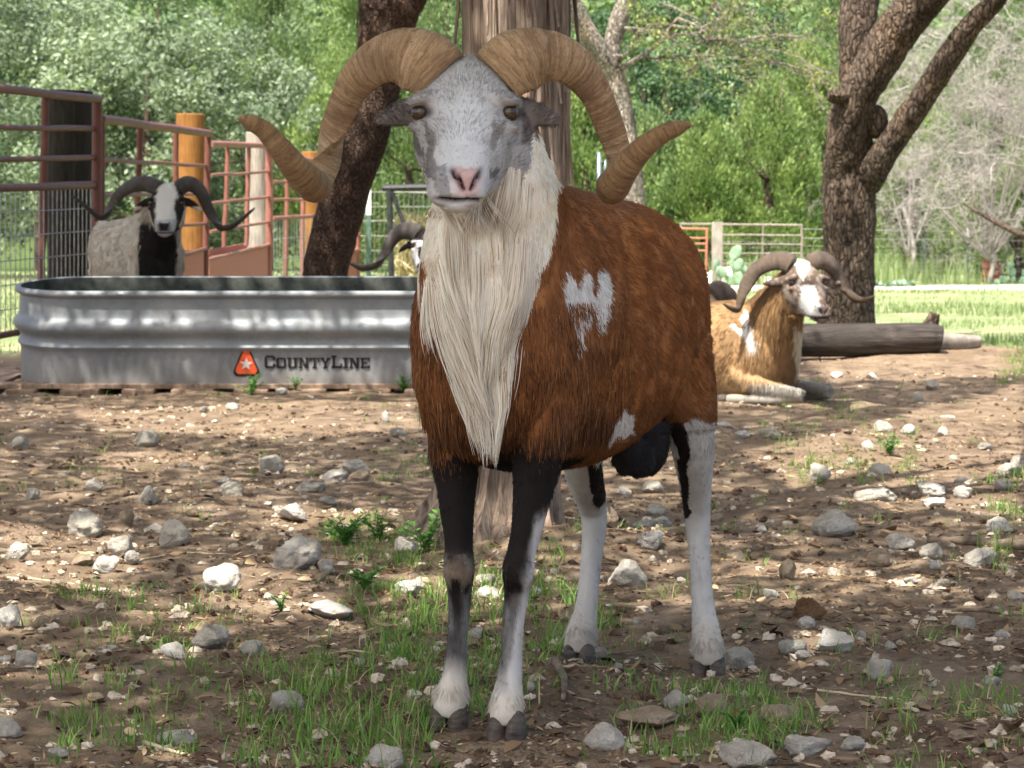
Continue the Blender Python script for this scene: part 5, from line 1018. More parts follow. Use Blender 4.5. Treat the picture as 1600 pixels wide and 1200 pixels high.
# white-backed ram with a black throat, looking over the tank
def coat_a(c, q, px, py, n, hd):
    k = np.tile([.50, .46, .38], (len(c), 1)) * (1 + .18 * n[:, None]); k = mixc(k, .5 * (n > .25), [.34, .27, .19]); k = mixc(k, inpoly(px, py, [(222, 340), (236, 350), (276, 355), (275, 450), (218, 450), (216, 400)]) & (c[:, 1] < .15), BLK_)
    h = np.tile(BLK_, (len(c), 1)); bl = sstep(.046, .030, np.abs(q[:, 0]) + .016 * n + .008 * fbm(c * 80, 2, 3)) * (q[:, 2] > -.165); h = mixc(h, bl, WHT_); h = mixc(h, (q[:, 2] < -.150 + .01 * n) & (q[:, 1] > .13), [.34, .34, .34]); h = mixc(h, (q[:, 1] < .07) & (np.abs(q[:, 0]) > .05) & (q[:, 2] < -.10) & (q[:, 2] > -.19), [.50, .45, .38])
    nose = np.exp(-(q[:, 0] / .026) ** 4) * (q[:, 2] < -.166) * (q[:, 2] > -.198) * (q[:, 1] > .17); h = mixc(h, nose, [.02, .018, .018]); return np.where(hd[:, None], h, k)
dA = 13.35
hA1 = [(249, 294, dA - .02, (-.15, -.5, -.9), .052, .045), (232, 287, dA, (-.1, -.5, -.95), .054, .046), (212, 289, dA + .03, (.3, -.7, -.6), .050, .042), (192, 300, dA + .06, (.6, -.7, -.3), .042, .034), (178, 318, dA + .08, (.7, -.7, -.1), .034, .026), (168, 334, dA + .06, (.2, -.9, .3), .026, .020), (156, 340, dA + .03, (.2, -.6, .8), .020, .017), (140, 328, dA, (.5, -.3, .8), .015, .014), (124, 314, dA - .02, (.5, -.3, .8), .011, .011), (109, 304, dA - .04, (.4, -.3, .9), .007, .007)]
hA2 = [(278, 294, dA - .02, (.15, -.5, -.9), .052, .045), (294, 287, dA, (.1, -.5, -.95), .054, .046), (310, 296, dA + .03, (-.3, -.7, -.6), .048, .040), (322, 318, dA + .06, (-.6, -.7, -.3), .040, .032), (332, 341, dA + .07, (-.6, -.7, 0), .032, .026), (345, 355, dA + .04, (-.2, -.7, .6), .024, .020), (362, 354, dA, (-.1, -.4, .9), .018, .016), (382, 339, dA - .03, (-.4, -.3, .8), .012, .012), (399, 324, dA - .05, (-.4, -.3, .8), .006, .006)]
hA1, hA2 = ([(a, b, c, d, e * .84, f * .84) for a, b, c, d, e, f in h] for h in (hA1, hA2))
make_ram('white-backed ram with a black throat and black-and-white face, standing behind the tank', (W(246, 400, 13.5)[0], 13.5), R_(30), 1.08, False, (262, 285, dA), (.06, -1), 1.28, coat_a, [hA1, hA2], HORN_DARK, 41)
# black-faced ram almost hidden behind the standing one
dB = 14.7
def coat_b(c, q, px, py, n, hd):
    k = np.tile([.46, .45, .43], (len(c), 1)); k = mixc(k, n > .1, BLK_); h = np.tile(BLK_, (len(c), 1)); h = mixc(h, (np.abs(q[:, 0]) < .07) & (q[:, 2] < -.06) & (n > -.4), [.52, .51, .50]); return np.where(hd[:, None], h, k)
hB1 = [(655, 366, dB - .02, (-.15, -.5, -.9), .055, .046), (641, 360, dB, (-.1, -.5, -.95), .056, .046), (624, 364, dB + .03, (.3, -.7, -.6), .050, .040), (611, 379, dB + .06, (.6, -.7, -.3), .040, .032), (602, 397, dB + .07, (.6, -.7, 0), .032, .026), (588, 413, dB + .04, (.2, -.7, .6), .026, .020), (568, 419, dB, (.1, -.4, .9), .019, .016), (550, 412, dB - .03, (.3, -.3, .8), .012, .011), (535, 401, dB - .05, (.3, -.3, .8), .005, .005)]
hB2 = [(2 * 668 - a[0], a[1], a[2], (-a[3][0], a[3][1], a[3][2]), a[4], a[5]) for a in hB1]
make_ram('black-horned ram mostly hidden behind the left side of the standing ram', (W(705, 400, 15.0)[0], 15.0), R_(-8), 1.0, False, (668, 356, dB), (-.05, -1), 1.2, coat_b, [hB1, hB2], HORN_DARK, 43)
# golden ram lying down on the right
dC = 10.95
PC1 = [(1156, 498), (1163, 486), (1170, 488), (1170, 502), (1176, 518), (1182, 532), (1189, 541), (1181, 543), (1180, 550), (1173, 547), (1170, 553), (1166, 540), (1164, 528), (1154, 520), (1142, 512), (1143, 506), (1152, 511), (1166, 512)]
def coat_c(c, q, px, py, n, hd):
    k = np.tile([.27, .165, .08], (len(c), 1)) * (1 + .25 * n[:, None]); k = mixc(k, .5 * sstep(.18, .05, c[:, 2]), [.46, .34, .2]); k = mixc(k, inpoly(px, py, PC1), [.62, .6, .55]); k = mixc(k, inpoly(px, py, [(1240, 510), (1264, 510), (1270, 560), (1264, 606), (1250, 606), (1243, 560)]), [.62, .54, .40])
    k = mixc(k, (c[:, 2] < .095) & ((c[:, 1] < -.03) | (np.abs(c[:, 0]) > .19)), np.array([.26, .24, .21]))
    h = np.tile([.105, .072, .054], (len(c), 1)) * (1 + .35 * n[:, None]); h = mixc(h, .5 * sstep(-.2, .6, fbm(c * 60, 2, 8)) * (q[:, 2] < -.03), [.34, .30, .27]); h = mixc(h, inpoly(px, py, [(1232, 402), (1268, 402), (1264, 420), (1255, 438), (1248, 432), (1242, 416)]), [.45, .43, .385]); h = mixc(h, inpoly(px, py, [(1249, 446), (1274, 444), (1279, 470), (1284, 492), (1266, 504), (1246, 494), (1251, 470)]), [.33, .325, .31])
    h = mixc(h, .55 * ((q[:, 1] < .12) & (q[:, 2] < -.12) & (q[:, 0] < 0)), [.30, .20, .13]); nose = np.exp(-(q[:, 0] / .022) ** 4) * (q[:, 2] < -.168) * (q[:, 2] > -.19) * (q[:, 1] > .17); h = mixc(h, .9 * nose, [.05, .04, .04]); return np.where(hd[:, None], h, k)
hC1 = [(1238, 414, dC - .03, (-.15, -.5, -.9), .050, .042), (1222, 407, dC - .01, (-.1, -.5, -.95), .052, .044), (1201, 411, dC + .02, (.3, -.7, -.6), .048, .038), (1180, 424, dC + .05, (.6, -.7, -.3), .042, .032), (1166, 446, dC + .07, (.7, -.7, -.1), .035, .027), (1158, 468, dC + .07, (.5, -.8, .1), .026, .021), (1153, 483, dC + .05, (0, -.8, .6), .019, .016), (1143, 482, dC + .01, (.2, -.3, .9), .013, .012), (1129, 474, dC - .02, (.3, -.3, .9), .005, .005)]
hC2 = [(1266, 411, dC - .03, (.15, -.5, -.9), .048, .040), (1280, 406, dC - .01, (.1, -.5, -.95), .050, .042), (1296, 414, dC + .02, (-.3, -.7, -.6), .046, .036), (1309, 432, dC + .05, (-.6, -.7, -.3), .038, .030), (1321, 452, dC + .05, (-.6, -.7, 0), .031, .025), (1335, 465, dC + .02, (-.2, -.7, .6), .024, .019), (1350, 469, dC - .01, (-.1, -.4, .9), .015, .012), (1368, 462, dC - .04, (-.4, -.3, .8), .004, .004)]
hC1, hC2 = ([(a, b, c, d, e * .86, f * .86) for a, b, c, d, e, f in h] for h in (hC1, hC2))
make_ram('golden-brown ram lying on the dirt on the right with a white patch on its shoulder', (W(1186, 600, 11.2)[0], 11.2), R_(58), 1.08, True, (1251, 404, dC), (.27, -.96), 1.2, coat_c, [hC1, hC2], HORN_BROWN, 47, 30000, .105, .0065, 0)
# dark-horned ram lying behind it
dD = 12.5
def coat_d(c, q, px, py, n, hd):
    k = np.tile([.16, .10, .06], (len(c), 1)) * (1 + .3 * n[:, None]); h = np.tile([.20, .16, .12], (len(c), 1)) * (1 + .3 * n[:, None]); return np.where(hd[:, None], h, k)
hD1 = [(1112, 462, dD - .03, (.15, -.5, -.9), .055, .044), (1122, 454, dD, (.1, -.5, -.95), .056, .044), (1134, 459, dD + .02, (-.3, -.7, -.6), .048, .038), (1144, 472, dD + .04, (-.6, -.7, -.3), .038, .03), (1152, 484, dD + .04, (-.5, -.7, .2), .028, .022), (1163, 488, dD + .02, (-.2, -.7, .6), .018, .015), (1178, 480, dD - .01, (-.3, -.3, .8), .006, .006)]
hD2 = [(2 * 1101 - a[0], a[1], a[2], (-a[3][0], a[3][1], a[3][2]), a[4], a[5]) for a in hD1]
make_ram('dark-horned ram lying behind the golden ram, only one curled horn and an eye showing', (W(1060, 600, 12.9)[0], 12.9), R_(40), 1.0, True, (1101, 452, dD), (.1, -1), 1.05, coat_d, [hD1, hD2], HORN_BROWN, 49, 14000)
# ------------------------------------------------------------------ rocks
def m_rock(name, c1, c2, c3):
    t = NT(name); v = t.coords('Object'); oi = t.n('ShaderNodeObjectInfo')
    n1 = t.noise(v, 2.2, 6, .65); n2 = t.noise(v, 9, 6, .7); n3 = t.noise(v, 30, 4, .7)
    col = t.ramp(n1, [(.3, c1), (.5, c2), (.7, c3)]); col = t.mix(t.ramp(n2, [(.54, (0, 0, 0)), (.68, (.45, .45, .45))]), col, tuple(.55 * q for q in c1)); col = t.mix(t.ramp(n3, [(.58, (0, 0, 0)), (.7, (.28, .28, .28))]), col, (.2, .14, .09))
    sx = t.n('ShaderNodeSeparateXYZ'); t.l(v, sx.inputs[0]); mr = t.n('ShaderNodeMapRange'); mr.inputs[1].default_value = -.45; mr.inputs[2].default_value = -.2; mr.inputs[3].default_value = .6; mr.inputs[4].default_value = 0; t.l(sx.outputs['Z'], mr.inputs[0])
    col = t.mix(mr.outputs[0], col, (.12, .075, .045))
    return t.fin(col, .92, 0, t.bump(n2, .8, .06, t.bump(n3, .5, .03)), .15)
ROCKM = {'pale': m_rock('pale_limestone', (.54, .47, .38), (.74, .68, .58), (.86, .82, .74)), 'white': m_rock('white_limestone', (.62, .56, .47), (.80, .75, .66), (.88, .85, .79)),
         'grey': m_rock('grey_limestone', (.46, .41, .33), (.66, .61, .51), (.80, .75, .65)), 'tan': m_rock('tan_limestone', (.36, .26, .17), (.52, .40, .28), (.66, .54, .40)), 'brown': m_rock('brown_clod', (.14, .075, .035), (.26, .15, .075), (.36, .23, .13))}
def rock_mesh(seed, mat, kind):
    bm = bmesh.new(); bmesh.ops.create_icosphere(bm, subdivisions=4, radius=1.0); V = np.array([v.co[:] for v in bm.verts]); F = np.array([[v.index for v in f.verts] for f in bm.faces]); bm.free()
    r = np.random.default_rng(seed); V = V * (1 + .30 * fbm(V * 1.3 + seed * 3.1, 3, seed)[:, None])
    for k in range({'round': 8, 'angular': 15, 'flat': 11, 'porous': 10}[kind]):
        n = unit(r.normal(0, 1, 3)); d = r.uniform(.55, .86); e = V @ n - d; V = V - np.clip(e, 0, None)[:, None] * n * (.92 if kind != 'round' else .75)
    V = V + unit(V) * (.05 * fbm(V * 4 + seed, 3, seed + 4) + (.035 if kind != 'porous' else .075) * fbm(V * 11 + seed, 2, seed + 7) - (.10 * np.clip(vnoise(V * 6 + seed, seed + 9) - .35, 0, 1) if kind == 'porous' else 0))[:, None]
    V = V / np.abs(V).max(0) * .5; return mesh_np('rock', V, F, mat)
ROCKS = """362 637 25 13 w r;228 689 37 27 g p;28 697 28 20 g r;422 729 45 33 g p;522 745 40 20 p r;555 731 42 22 g f;562 750 36 18 t r;485 767 50 17 g f;512 781 28 10 g f;145 766 28 22 g a;50 775 23 18 g r;362 772 40 24 g p;352 760 26 14 g a
230 785 30 28 p a;458 801 45 27 w a;133 815 60 40 g r;242 814 38 19 p f;195 807 28 22 t a;274 836 50 38 g r;460 877 75 48 p p;509 889 30 20 g r;342 917 68 37 w r;190 848 46 36 p p;162 872 40 26 w a;205 866 24 20 p r;25 862 38 25 p p;128 870 40 16 t f;60 840 34 16 t f
636 860 38 22 p r;640 921 45 22 w f;512 950 76 22 w f;12 977 42 32 w r;70 975 32 22 t a;322 992 65 38 g p;395 1006 42 22 g f;272 1025 42 27 w a;38 1045 46 26 g r;12 1130 40 30 p r;448 1097 58 30 p r;275 1142 65 24 g f;595 1182 68 42 p p;172 1016 24 10 p f;602 657 15 18 w r;620 682 25 14 g r
440 618 22 12 w r;265 895 27 15 t r;502 906 18 15 t r;8 1030 20 14 w r;285 737 12 8 w r;1310 826 75 45 p p;1410 848 43 23 p r;1374 878 34 28 t r;1564 823 40 26 p a;1459 877 40 22 g f;1533 880 48 27 p r;1459 892 16 13 w r;1425 917 23 11 w r;1280 742 38 24 p r;1375 737 38 17 p r;1367 780 70 20 g f
1460 765 50 25 w p;1505 770 32 20 w r;1458 790 40 16 w f;1420 678 24 15 w r;1383 667 30 18 p r;1472 680 18 16 w a;1357 696 20 13 w r;1482 645 27 10 w f;1435 616 18 17 p r;1161 684 23 13 w a;1202 686 35 15 g r;1129 662 32 12 p f;1578 735 38 20 p r;1570 767 30 18 p r;1592 717 22 18 p r;1506 749 25 10 w f
1152 872 38 22 t f;1231 902 30 32 t p;1265 898 28 12 p f;1305 895 20 18 p r;1322 901 18 14 t r;1205 937 30 15 p r;1268 960 52 36 b p;1260 977 30 18 w r;1303 1008 65 32 w p;1240 1011 48 24 g r;1255 1022 24 14 p r;1157 1020 52 36 g p;1377 1047 48 36 p p;1393 1005 20 17 g r;1440 1095 28 24 t p;1113 1107 48 32 t r
1058 1092 42 32 p p;1222 1117 64 24 t f;1155 1122 44 20 b f;1260 1172 80 34 p p;1170 1182 78 44 g p;1330 1162 46 26 g p;1457 1062 16 11 p r;1375 1097 30 12 t f;1507 972 44 20 g f;1565 988 25 17 p a;1345 985 18 16 p a;980 897 62 42 p a;1016 858 42 27 w p;1035 815 28 18 w r;1005 824 37 10 p f;757 902 38 18 g r;762 919 45 22 w r
837 916 18 13 w r;892 927 14 9 g r;950 833 32 32 t p;1032 978 30 23 t p;1018 1124 100 30 t f;947 1157 68 36 p a;743 980 27 16 p r;755 1043 25 12 t r;993 964 14 12 g r;966 1040 16 12 g a;1023 755 36 20 g p;975 760 22 14 w r;1023 792 36 18 g r;936 1017 30 17 p r;828 1083 16 14 g r
1309 584 21 10 w a;1364 589 19 12 w a;1400 552 18 6 p r;1428 551 11 7 w r;1455 602 25 14 g r;1472 558 11 7 p r;20 608 22 14 g r;60 625 18 10 t r;318 640 16 9 g r;560 648 18 9 t r;100 762 18 10 t r;300 800 20 12 t r;540 822 18 10 p r;410 850 22 12 t r;90 905 26 12 t r;1090 745 22 12 p r;1120 800 26 13 t r;1210 760 20 10 t r;1330 720 18 10 p r;1540 700 22 11 p r
1490 715 16 9 w r;1410 760 20 10 t r;1250 850 24 12 t r;1190 830 18 10 p r;1480 935 22 11 t r;1590 930 26 14 p r;1420 985 22 12 t r;1550 1050 30 14 g f;1500 1150 36 18 t f;1575 1110 30 16 g r;880 965 16 9 t r;640 975 24 12 t f;560 1040 20 10 p r;150 1090 30 14 t f;380 1160 26 12 t r;90 1170 34 16 g f;230 950 24 11 t f;420 930 18 9 p r"""
TONE = {'w': 'white', 'p': 'pale', 'g': 'grey', 't': 'tan', 'b': 'brown'}; TW_ = {'w': 'bright white', 'p': 'pale', 'g': 'grey', 't': 'tan', 'b': 'rusty brown'}
KND = {'r': 'round', 'a': 'angular', 'f': 'flat', 'p': 'porous'}; KW_ = {'r': 'smooth', 'a': 'angular', 'f': 'flat', 'p': 'pitted'}
rl = []
for line in ROCKS.replace('\n', ';').split(';'):
    a = line.split(); rl.append([float(a[0]), float(a[1]), float(a[2]), float(a[3]), a[4], a[5]])
proto = {}
for i, t_ in enumerate('wpgt'):
    for j, k_ in enumerate('rafp'): proto[t_ + k_] = [rock_mesh(10 + i * 40 + j * 9 + q, ROCKM[TONE[t_]], KND[k_]) for q in range(3)]
for k_ in 'fp': proto['b' + k_] = [rock_mesh(300, ROCKM['brown'], KND[k_])]
# a label for each rock: its look, then the nearest thing that can be found
MARKS = [(702, 1130, 'left front hoof of the standing ram'), (792, 1150, 'right front hoof of the standing ram'), (905, 1030, 'far hind hoof of the standing ram'), (1108, 1055, 'near hind hoof of the standing ram'), (760, 850, 'cedar trunk base'), (384, 590, 'red emblem on the tank'), (100, 590, 'left end of the tank'), (570, 595, 'right part of the tank'),
         (1190, 625, 'folded legs of the lying ram'), (1365, 540, 'grey log'), (1297, 556, 'weathered board'), (1540, 855, 'thick stick at the right edge'), (545, 840, 'leafy weeds beside the cedar base'), (0, 1200, 'bottom left corner'), (1600, 1200, 'bottom right corner'), (800, 1200, 'bottom edge centre'), (0, 800, 'left edge'), (1600, 700, 'right edge'), (1600, 1000, 'right edge lower down'), (0, 1000, 'left edge lower down')]
big = {i: f"biggest pale pitted rock left of the weeds by the cedar" for i in ()}
ROCK_NAMES = {(460, 877): 'large pitted pale rock left of the cedar', (342, 917): 'sunlit egg-shaped boulder on the left', (133, 815): 'large smooth grey rock on the left', (1310, 826): 'largest pale rock on the right', (980, 897): 'big angular rock behind the hind legs', (1170, 1182): 'big grey rock at the bottom edge', (1268, 960): 'rusty brown clod', (1303, 1008): 'sunlit pitted rock low on the right', (1460, 765): 'cluster of white stones on the right', (1018, 1124): 'long flat slab in front of the near hind hoof', (595, 1182): 'rough rock at the bottom edge left of the hooves', (458, 801): 'bright white jagged rock above the weeds', (274, 836): 'round grey rock left of the weeds', (1564, 823): 'pale faceted rock near the right edge', (1377, 1047): 'pale knobbly rock low on the right', (322, 992): 'pitted grey rock low on the left', (448, 1097): 'pale rock in the grass left of the hooves', (1367, 780): 'long grey slab on the right', (422, 729): 'pitted grey rock below the tank emblem', (512, 950): 'bright flat rock left of the front legs', (12, 977): 'bright white rock at the left edge', (947, 1157): 'pale angular rock in front of the hooves'}
def direc(dx, dy):
    if abs(dx) > 1.4 * abs(dy): return 'right of' if dx > 0 else 'left of'
    if abs(dy) > 1.4 * abs(dx): return 'below' if dy > 0 else 'above'
    return ('below and ' if dy > 0 else 'above and ') + ('right of' if dx > 0 else 'left of')
used_l = set(); Wd = [(x, y, n) for x, y, n in MARKS] + [(k[0], k[1], 'the ' + v) for k, v in ROCK_NAMES.items()]
def fix(lab):
    w_ = lab.split(); return ' '.join(w_[:16])
# far rocks first so that the nearer ones are described last
for q, (px, py, w_, h_, tn, kn) in enumerate(rl):
    gp = G(px, min(py + h_ * .40, 1196)); d = gp[1]; sc = d / F_PX; i0 = int(px * 7 + py * 3)
    me = proto[tn + kn][i0 % len(proto[tn + kn])]
    ww = w_ * sc * 1.08; hh = h_ * sc * (1.5 if kn == 'f' else 1.38); dd = ww * (.75 + .5 * ((i0 % 11) / 11)); rz = (i0 % 97) / 97 * .9 - .45 + math.pi * (i0 % 2)
    o = link('rock', me); o.location = (gp[0], gp[1] + dd * .3, float(gh(gp[0], gp[1] + dd * .3)) + hh * .5 - hh * (.24 if kn != 'f' else .26)); o.scale = (ww, dd, hh); o.rotation_euler = (rng.uniform(-.1, .1), rng.uniform(-.1, .1), rz)
    key = (int(px), int(py)); sz = 'large' if w_ * h_ > 1500 else ('small' if w_ * h_ < 420 else 'medium'); look = f"{sz} {TW_[tn]} {KW_[kn]} rock"
    if key in ROCK_NAMES: lab = ROCK_NAMES[key] if len(ROCK_NAMES[key].split()) > 3 else ROCK_NAMES[key] + ' among the pale stones'
    else:
        lab = None
        for x, y, n in sorted(Wd, key=lambda m: (m[0] - px) ** 2 + (m[1] - py) ** 2)[:7]:
            if abs(x - px) + abs(y - py) < 3: continue
            l2 = f"{look} {'near' if ('edge' in n or 'corner' in n) and not n.startswith('the ') and 'stick' not in n else direc(px - x, py - y)} {n if n.startswith('the ') else 'the ' + n}"
            if l2 not in used_l and len(l2.split()) <= 16: lab = l2; break
        if lab is None: lab = f"{look} resting on the bare dirt"
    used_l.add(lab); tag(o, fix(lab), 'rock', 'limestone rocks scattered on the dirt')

# ------------------------------------------------------------------ litter, gravel, grass
def scatter(n, ymin, ymax, r, marg=.35, power=1.0):
    u = r.random(n); y = ymin * (ymax / ymin) ** (u ** power); x = r.uniform(-1, 1, n) * (.22 * y + marg); return x, y
def near_hoof(x, y): return np.min(np.stack([(x - a) ** 2 + (y - b) ** 2 for a, b in HOOVES]), 0) < .0012
r = np.random.default_rng(55)
# leaf litter: curled dry leaves
n = 4800; x, y = scatter(n, 2.9, 15, r); g2 = vnoise(np.stack([x * 1.6, y * 1.1, x * 0], -1), 61); k = (g2 + r.uniform(-.7, .7, n) > -.1) & ~near_hoof(x, y); x, y = x[k], y[k]; n = len(x)
ln = r.uniform(.014, .042, n); wd = ln * r.uniform(.3, .55, n); az = r.uniform(0, 6.283, n); cu = r.uniform(-.25, .5, n); tl_ = r.normal(0, .25, (n, 2)); S = np.linspace(-.5, .5, 5)
prof_w = np.array([.12, .8, 1.0, .7, .05]); V = np.zeros((n, 5, 2, 3))
for i in range(5):
    for j, sg in enumerate((-1, 1)):
        a = S[i] * ln; b = sg * .5 * wd * prof_w[i]; V[:, i, j, 0] = a * np.cos(az) - b * np.sin(az); V[:, i, j, 1] = a * np.sin(az) + b * np.cos(az); V[:, i, j, 2] = cu * ln * (S[i] * 2) ** 2 * .5 + np.abs(b) * .35 + a * tl_[:, 0] + b * tl_[:, 1]
V[..., 0] += x[:, None, None]; V[..., 1] += y[:, None, None]; V[..., 2] += (gh(x, y) + .005)[:, None, None]
base = (np.arange(n) * 10)[:, None]; F = np.concatenate([base + np.array([[2 * i, 2 * i + 2, 2 * i + 3, 2 * i + 1]]) for i in range(4)], 0)
t = NT('dry_leaf'); at = t.n('ShaderNodeAttribute'); at.attribute_name = 'tone'; cl_ = t.ramp(at.outputs['Fac'], [(0, (.055, .032, .018)), (.4, (.15, .09, .05)), (.75, (.27, .18, .10)), (1, (.42, .31, .18))]); DRY = t.fin(cl_, .7, 0, None, .25)
me = mesh_np('leaf_litter', V.reshape(-1, 3), F, DRY); add_tone(me, np.tile(r.random(n) ** 1.5, 4)); tag(link('leaf_litter', me), 'dry brown leaves littering the bare dirt', 'leaf litter', None, 'stuff')
# crumbs of bark, soil and straw
n = 130000; x, y = scatter(n, 2.9, 15, r, .3); g2 = fbm(np.stack([x * 3.1, y * 2.2, x * 0], -1), 3, 65); k = (g2 + r.uniform(-.8, .8, n) > -.05) & ~near_hoof(x, y); x, y = x[k], y[k]; n = len(x)
c = np.stack([x, y, gh(x, y) + .003], 1); az = r.uniform(0, 6.283, n); tt = np.stack([np.cos(az), np.sin(az), r.normal(0, .25, n)], 1); nn = unit(np.stack([r.normal(0, .5, n), r.normal(0, .5, n), np.ones(n)], 1))
V, F = quads(c, tt, nn, r.uniform(.004, .016, n) * r.choice([1, 1, 1, 2.4], n), r.uniform(.002, .006, n)); me = mesh_np('ground_debris', V, F, DRY); add_tone(me, r.random(n) ** 1.1); tag(link('ground_debris', me), 'bits of bark, straw and soil crumbs over the dirt', 'debris', None, 'stuff')
# soil clods and gravel
def chunks(name, n, lo, hi, mat, lab, seed, ymax=15, pw=1.4):
    r = np.random.default_rng(seed); x, y = scatter(n, 2.9, ymax, r); g2 = fbm(np.stack([x * 2.1, y * 1.6, x * 0], -1), 2, seed); k = (g2 + r.uniform(-.7, .7, n) > -.05) & ~near_hoof(x, y); x, y = x[k], y[k]; n = len(x)
    B, _ = ball((0, 0, 0), 1.0, 8); FF = np.array([f for f in _ if len(f) == 4]); nb_ = len(B); s_ = (lo + (hi - lo) * r.random(n) ** pw * (1 if pw > 1 else 1))
    V = B[None] * (1 + .35 * r.normal(0, 1, (n, nb_, 1)).clip(-1.2, 1.2)) * s_[:, None, None] * np.stack([r.uniform(.7, 1.3, n), r.uniform(.7, 1.3, n), r.uniform(.45, .8, n)], 1)[:, None, :]
    a = r.uniform(0, 6.28, n); ca, sa = np.cos(a)[:, None], np.sin(a)[:, None]; V = np.stack([V[..., 0] * ca - V[..., 1] * sa, V[..., 0] * sa + V[..., 1] * ca, V[..., 2]], -1) + np.stack([x, y, gh(x, y) + s_ * .2], 1)[:, None, :]
    Fc = (np.arange(n) * nb_)[:, None, None] + FF[None]; me = mesh_np(name, V.reshape(-1, 3), Fc.reshape(-1, 4), mat, False); tag(link(name, me), lab, name.replace('_', ' '), None, 'stuff')
chunks('soil_crumbs', 9000, .002, .011, m_noise('soil', (.035, .02, .012), (.14, .085, .05), 30, .95), 'dark crumbly soil clods on the bare dirt', 71, 11, 2.2)
chunks('gravel', 8000, .002, .013, m_noise('pale_gravel', (.30, .24, .16), (.58, .50, .40), 25, .95), 'fine pale gravel chips strewn between the rocks', 72, 15, 2.5)
# grass: blades in tufts
def blades(name, x, y, h, w_, r, mat, lab, lean=.5, kind='stuff', cat='grass', tone=None):
    n = len(x); az = r.uniform(0, 6.283, n); le = r.uniform(.15, 1, n) * lean; S = np.linspace(0, 1, 5); V = np.zeros((n, 5, 2, 3)); sd = az + math.pi / 2 + r.normal(0, .4, n)
    for i, s_ in enumerate(S):
        out = le * h * s_ ** 1.8; zz = h * (s_ - .35 * le * s_ ** 2.2); wv = w_ * (1 - s_ ** 1.6) * .5 + .0002
        for j, sg in enumerate((-1, 1)): V[:, i, j, 0] = x + out * np.cos(az) + sg * wv * np.cos(sd); V[:, i, j, 1] = y + out * np.sin(az) + sg * wv * np.sin(sd); V[:, i, j, 2] = zz
    V[..., 2] += (gh(x, y) - .004)[:, None, None]; base = (np.arange(n) * 10)[:, None]; F = np.concatenate([base + np.array([[2 * i, 2 * i + 2, 2 * i + 3, 2 * i + 1]]) for i in range(4)], 0)
    me = mesh_np(name, V.reshape(-1, 3), F, mat); add_tone(me, np.tile(np.clip(r.normal(.5, .25, n), 0, 1) if tone is None else tone, 4)); return tag(link(name, me), lab, cat, None, kind)
GRASS = m_leaf('grass_blade', (.07, .165, .032), (.26, .40, .095), .4); DRYG = m_leaf('dry_grass', (.30, .26, .13), (.52, .45, .26), .3)
AREAS = [([(620, 1000), (680, 905), (860, 905), (960, 960), (860, 1060), (840, 1130), (640, 1140)], 150, .075), ([(420, 1040), (640, 1000), (660, 1190), (560, 1200), (380, 1200), (360, 1110)], 130, .07), ([(540, 930), (640, 905), (690, 960), (600, 1010)], 60, .05), ([(500, 820), (600, 800), (690, 850), (660, 900), (520, 880)], 90, .05),
         ([(80, 930), (260, 880), (420, 960), (330, 1040), (120, 1000)], 40, .05), ([(100, 1060), (380, 1030), (400, 1190), (80, 1190)], 55, .06), ([(1010, 1080), (1200, 1070), (1280, 1130), (1200, 1190), (1010, 1190)], 90, .06), ([(1200, 640), (1430, 640), (1440, 760), (1230, 760)], 60, .075), ([(1360, 1060), (1600, 1040), (1600, 1200), (1380, 1200)], 40, .055),
         ([(1540, 760), (1600, 740), (1600, 900), (1540, 900)], 30, .08), ([(1550, 565), (1600, 560), (1600, 600), (1560, 605)], 30, .12), ([(700, 870), (860, 850), (900, 920), (700, 940)], 40, .06), ([(1200, 620), (1330, 560), (1330, 660), (1180, 690)], 24, .06), ([(560, 690), (660, 640), (680, 720), (600, 780)], 22, .06), ([(380, 560), (640, 560), (640, 640), (380, 640)], 8, .08), ([(880, 920), (1100, 940), (1050, 1100), (900, 1100)], 24, .04)]
r = np.random.default_rng(88); X, Y, Hh_ = [], [], []
for poly, nt, hh in AREAS:
    P = np.array(poly); c = 0
    while c < nt:
        qx, qy = r.uniform(P[:, 0].min(), P[:, 0].max()), r.uniform(P[:, 1].min(), P[:, 1].max())
        if not inpoly(np.array([qx]), np.array([qy]), poly)[0]: continue
        g = G(qx, qy); c += 1; m = r.integers(4, 15); X.append(g[0] + r.normal(0, .018, m)); Y.append(g[1] + r.normal(0, .018, m)); Hh_.append(hh * r.uniform(.3, .95) * r.uniform(.5, 1.1, m))
x, y = scatter(260, 2.9, 14, r); 
for a, b in zip(x, y): m = r.integers(4, 14); X.append(a + r.normal(0, .02, m)); Y.append(b + r.normal(0, .02, m)); Hh_.append(.04 * r.uniform(.4, 1.2, m))
X, Y, Hh_ = (np.concatenate(q) for q in (X, Y, Hh_)); k = ~near_hoof(X, Y); X, Y, Hh_ = X[k], Y[k], Hh_[k]
blades('grass', X, Y, Hh_, r.uniform(.0014, .0034, len(X)), r, GRASS, 'thin green grass tufts on the dirt around the hooves', .8)
k = r.random(len(X)) < .16; blades('dry_grass', X[k] + r.normal(0, .02, k.sum()), Y[k] + r.normal(0, .02, k.sum()), Hh_[k] * .9, r.uniform(.0012, .0028, k.sum()), r, DRYG, 'straw-coloured dry grass among the green tufts', 1.1)
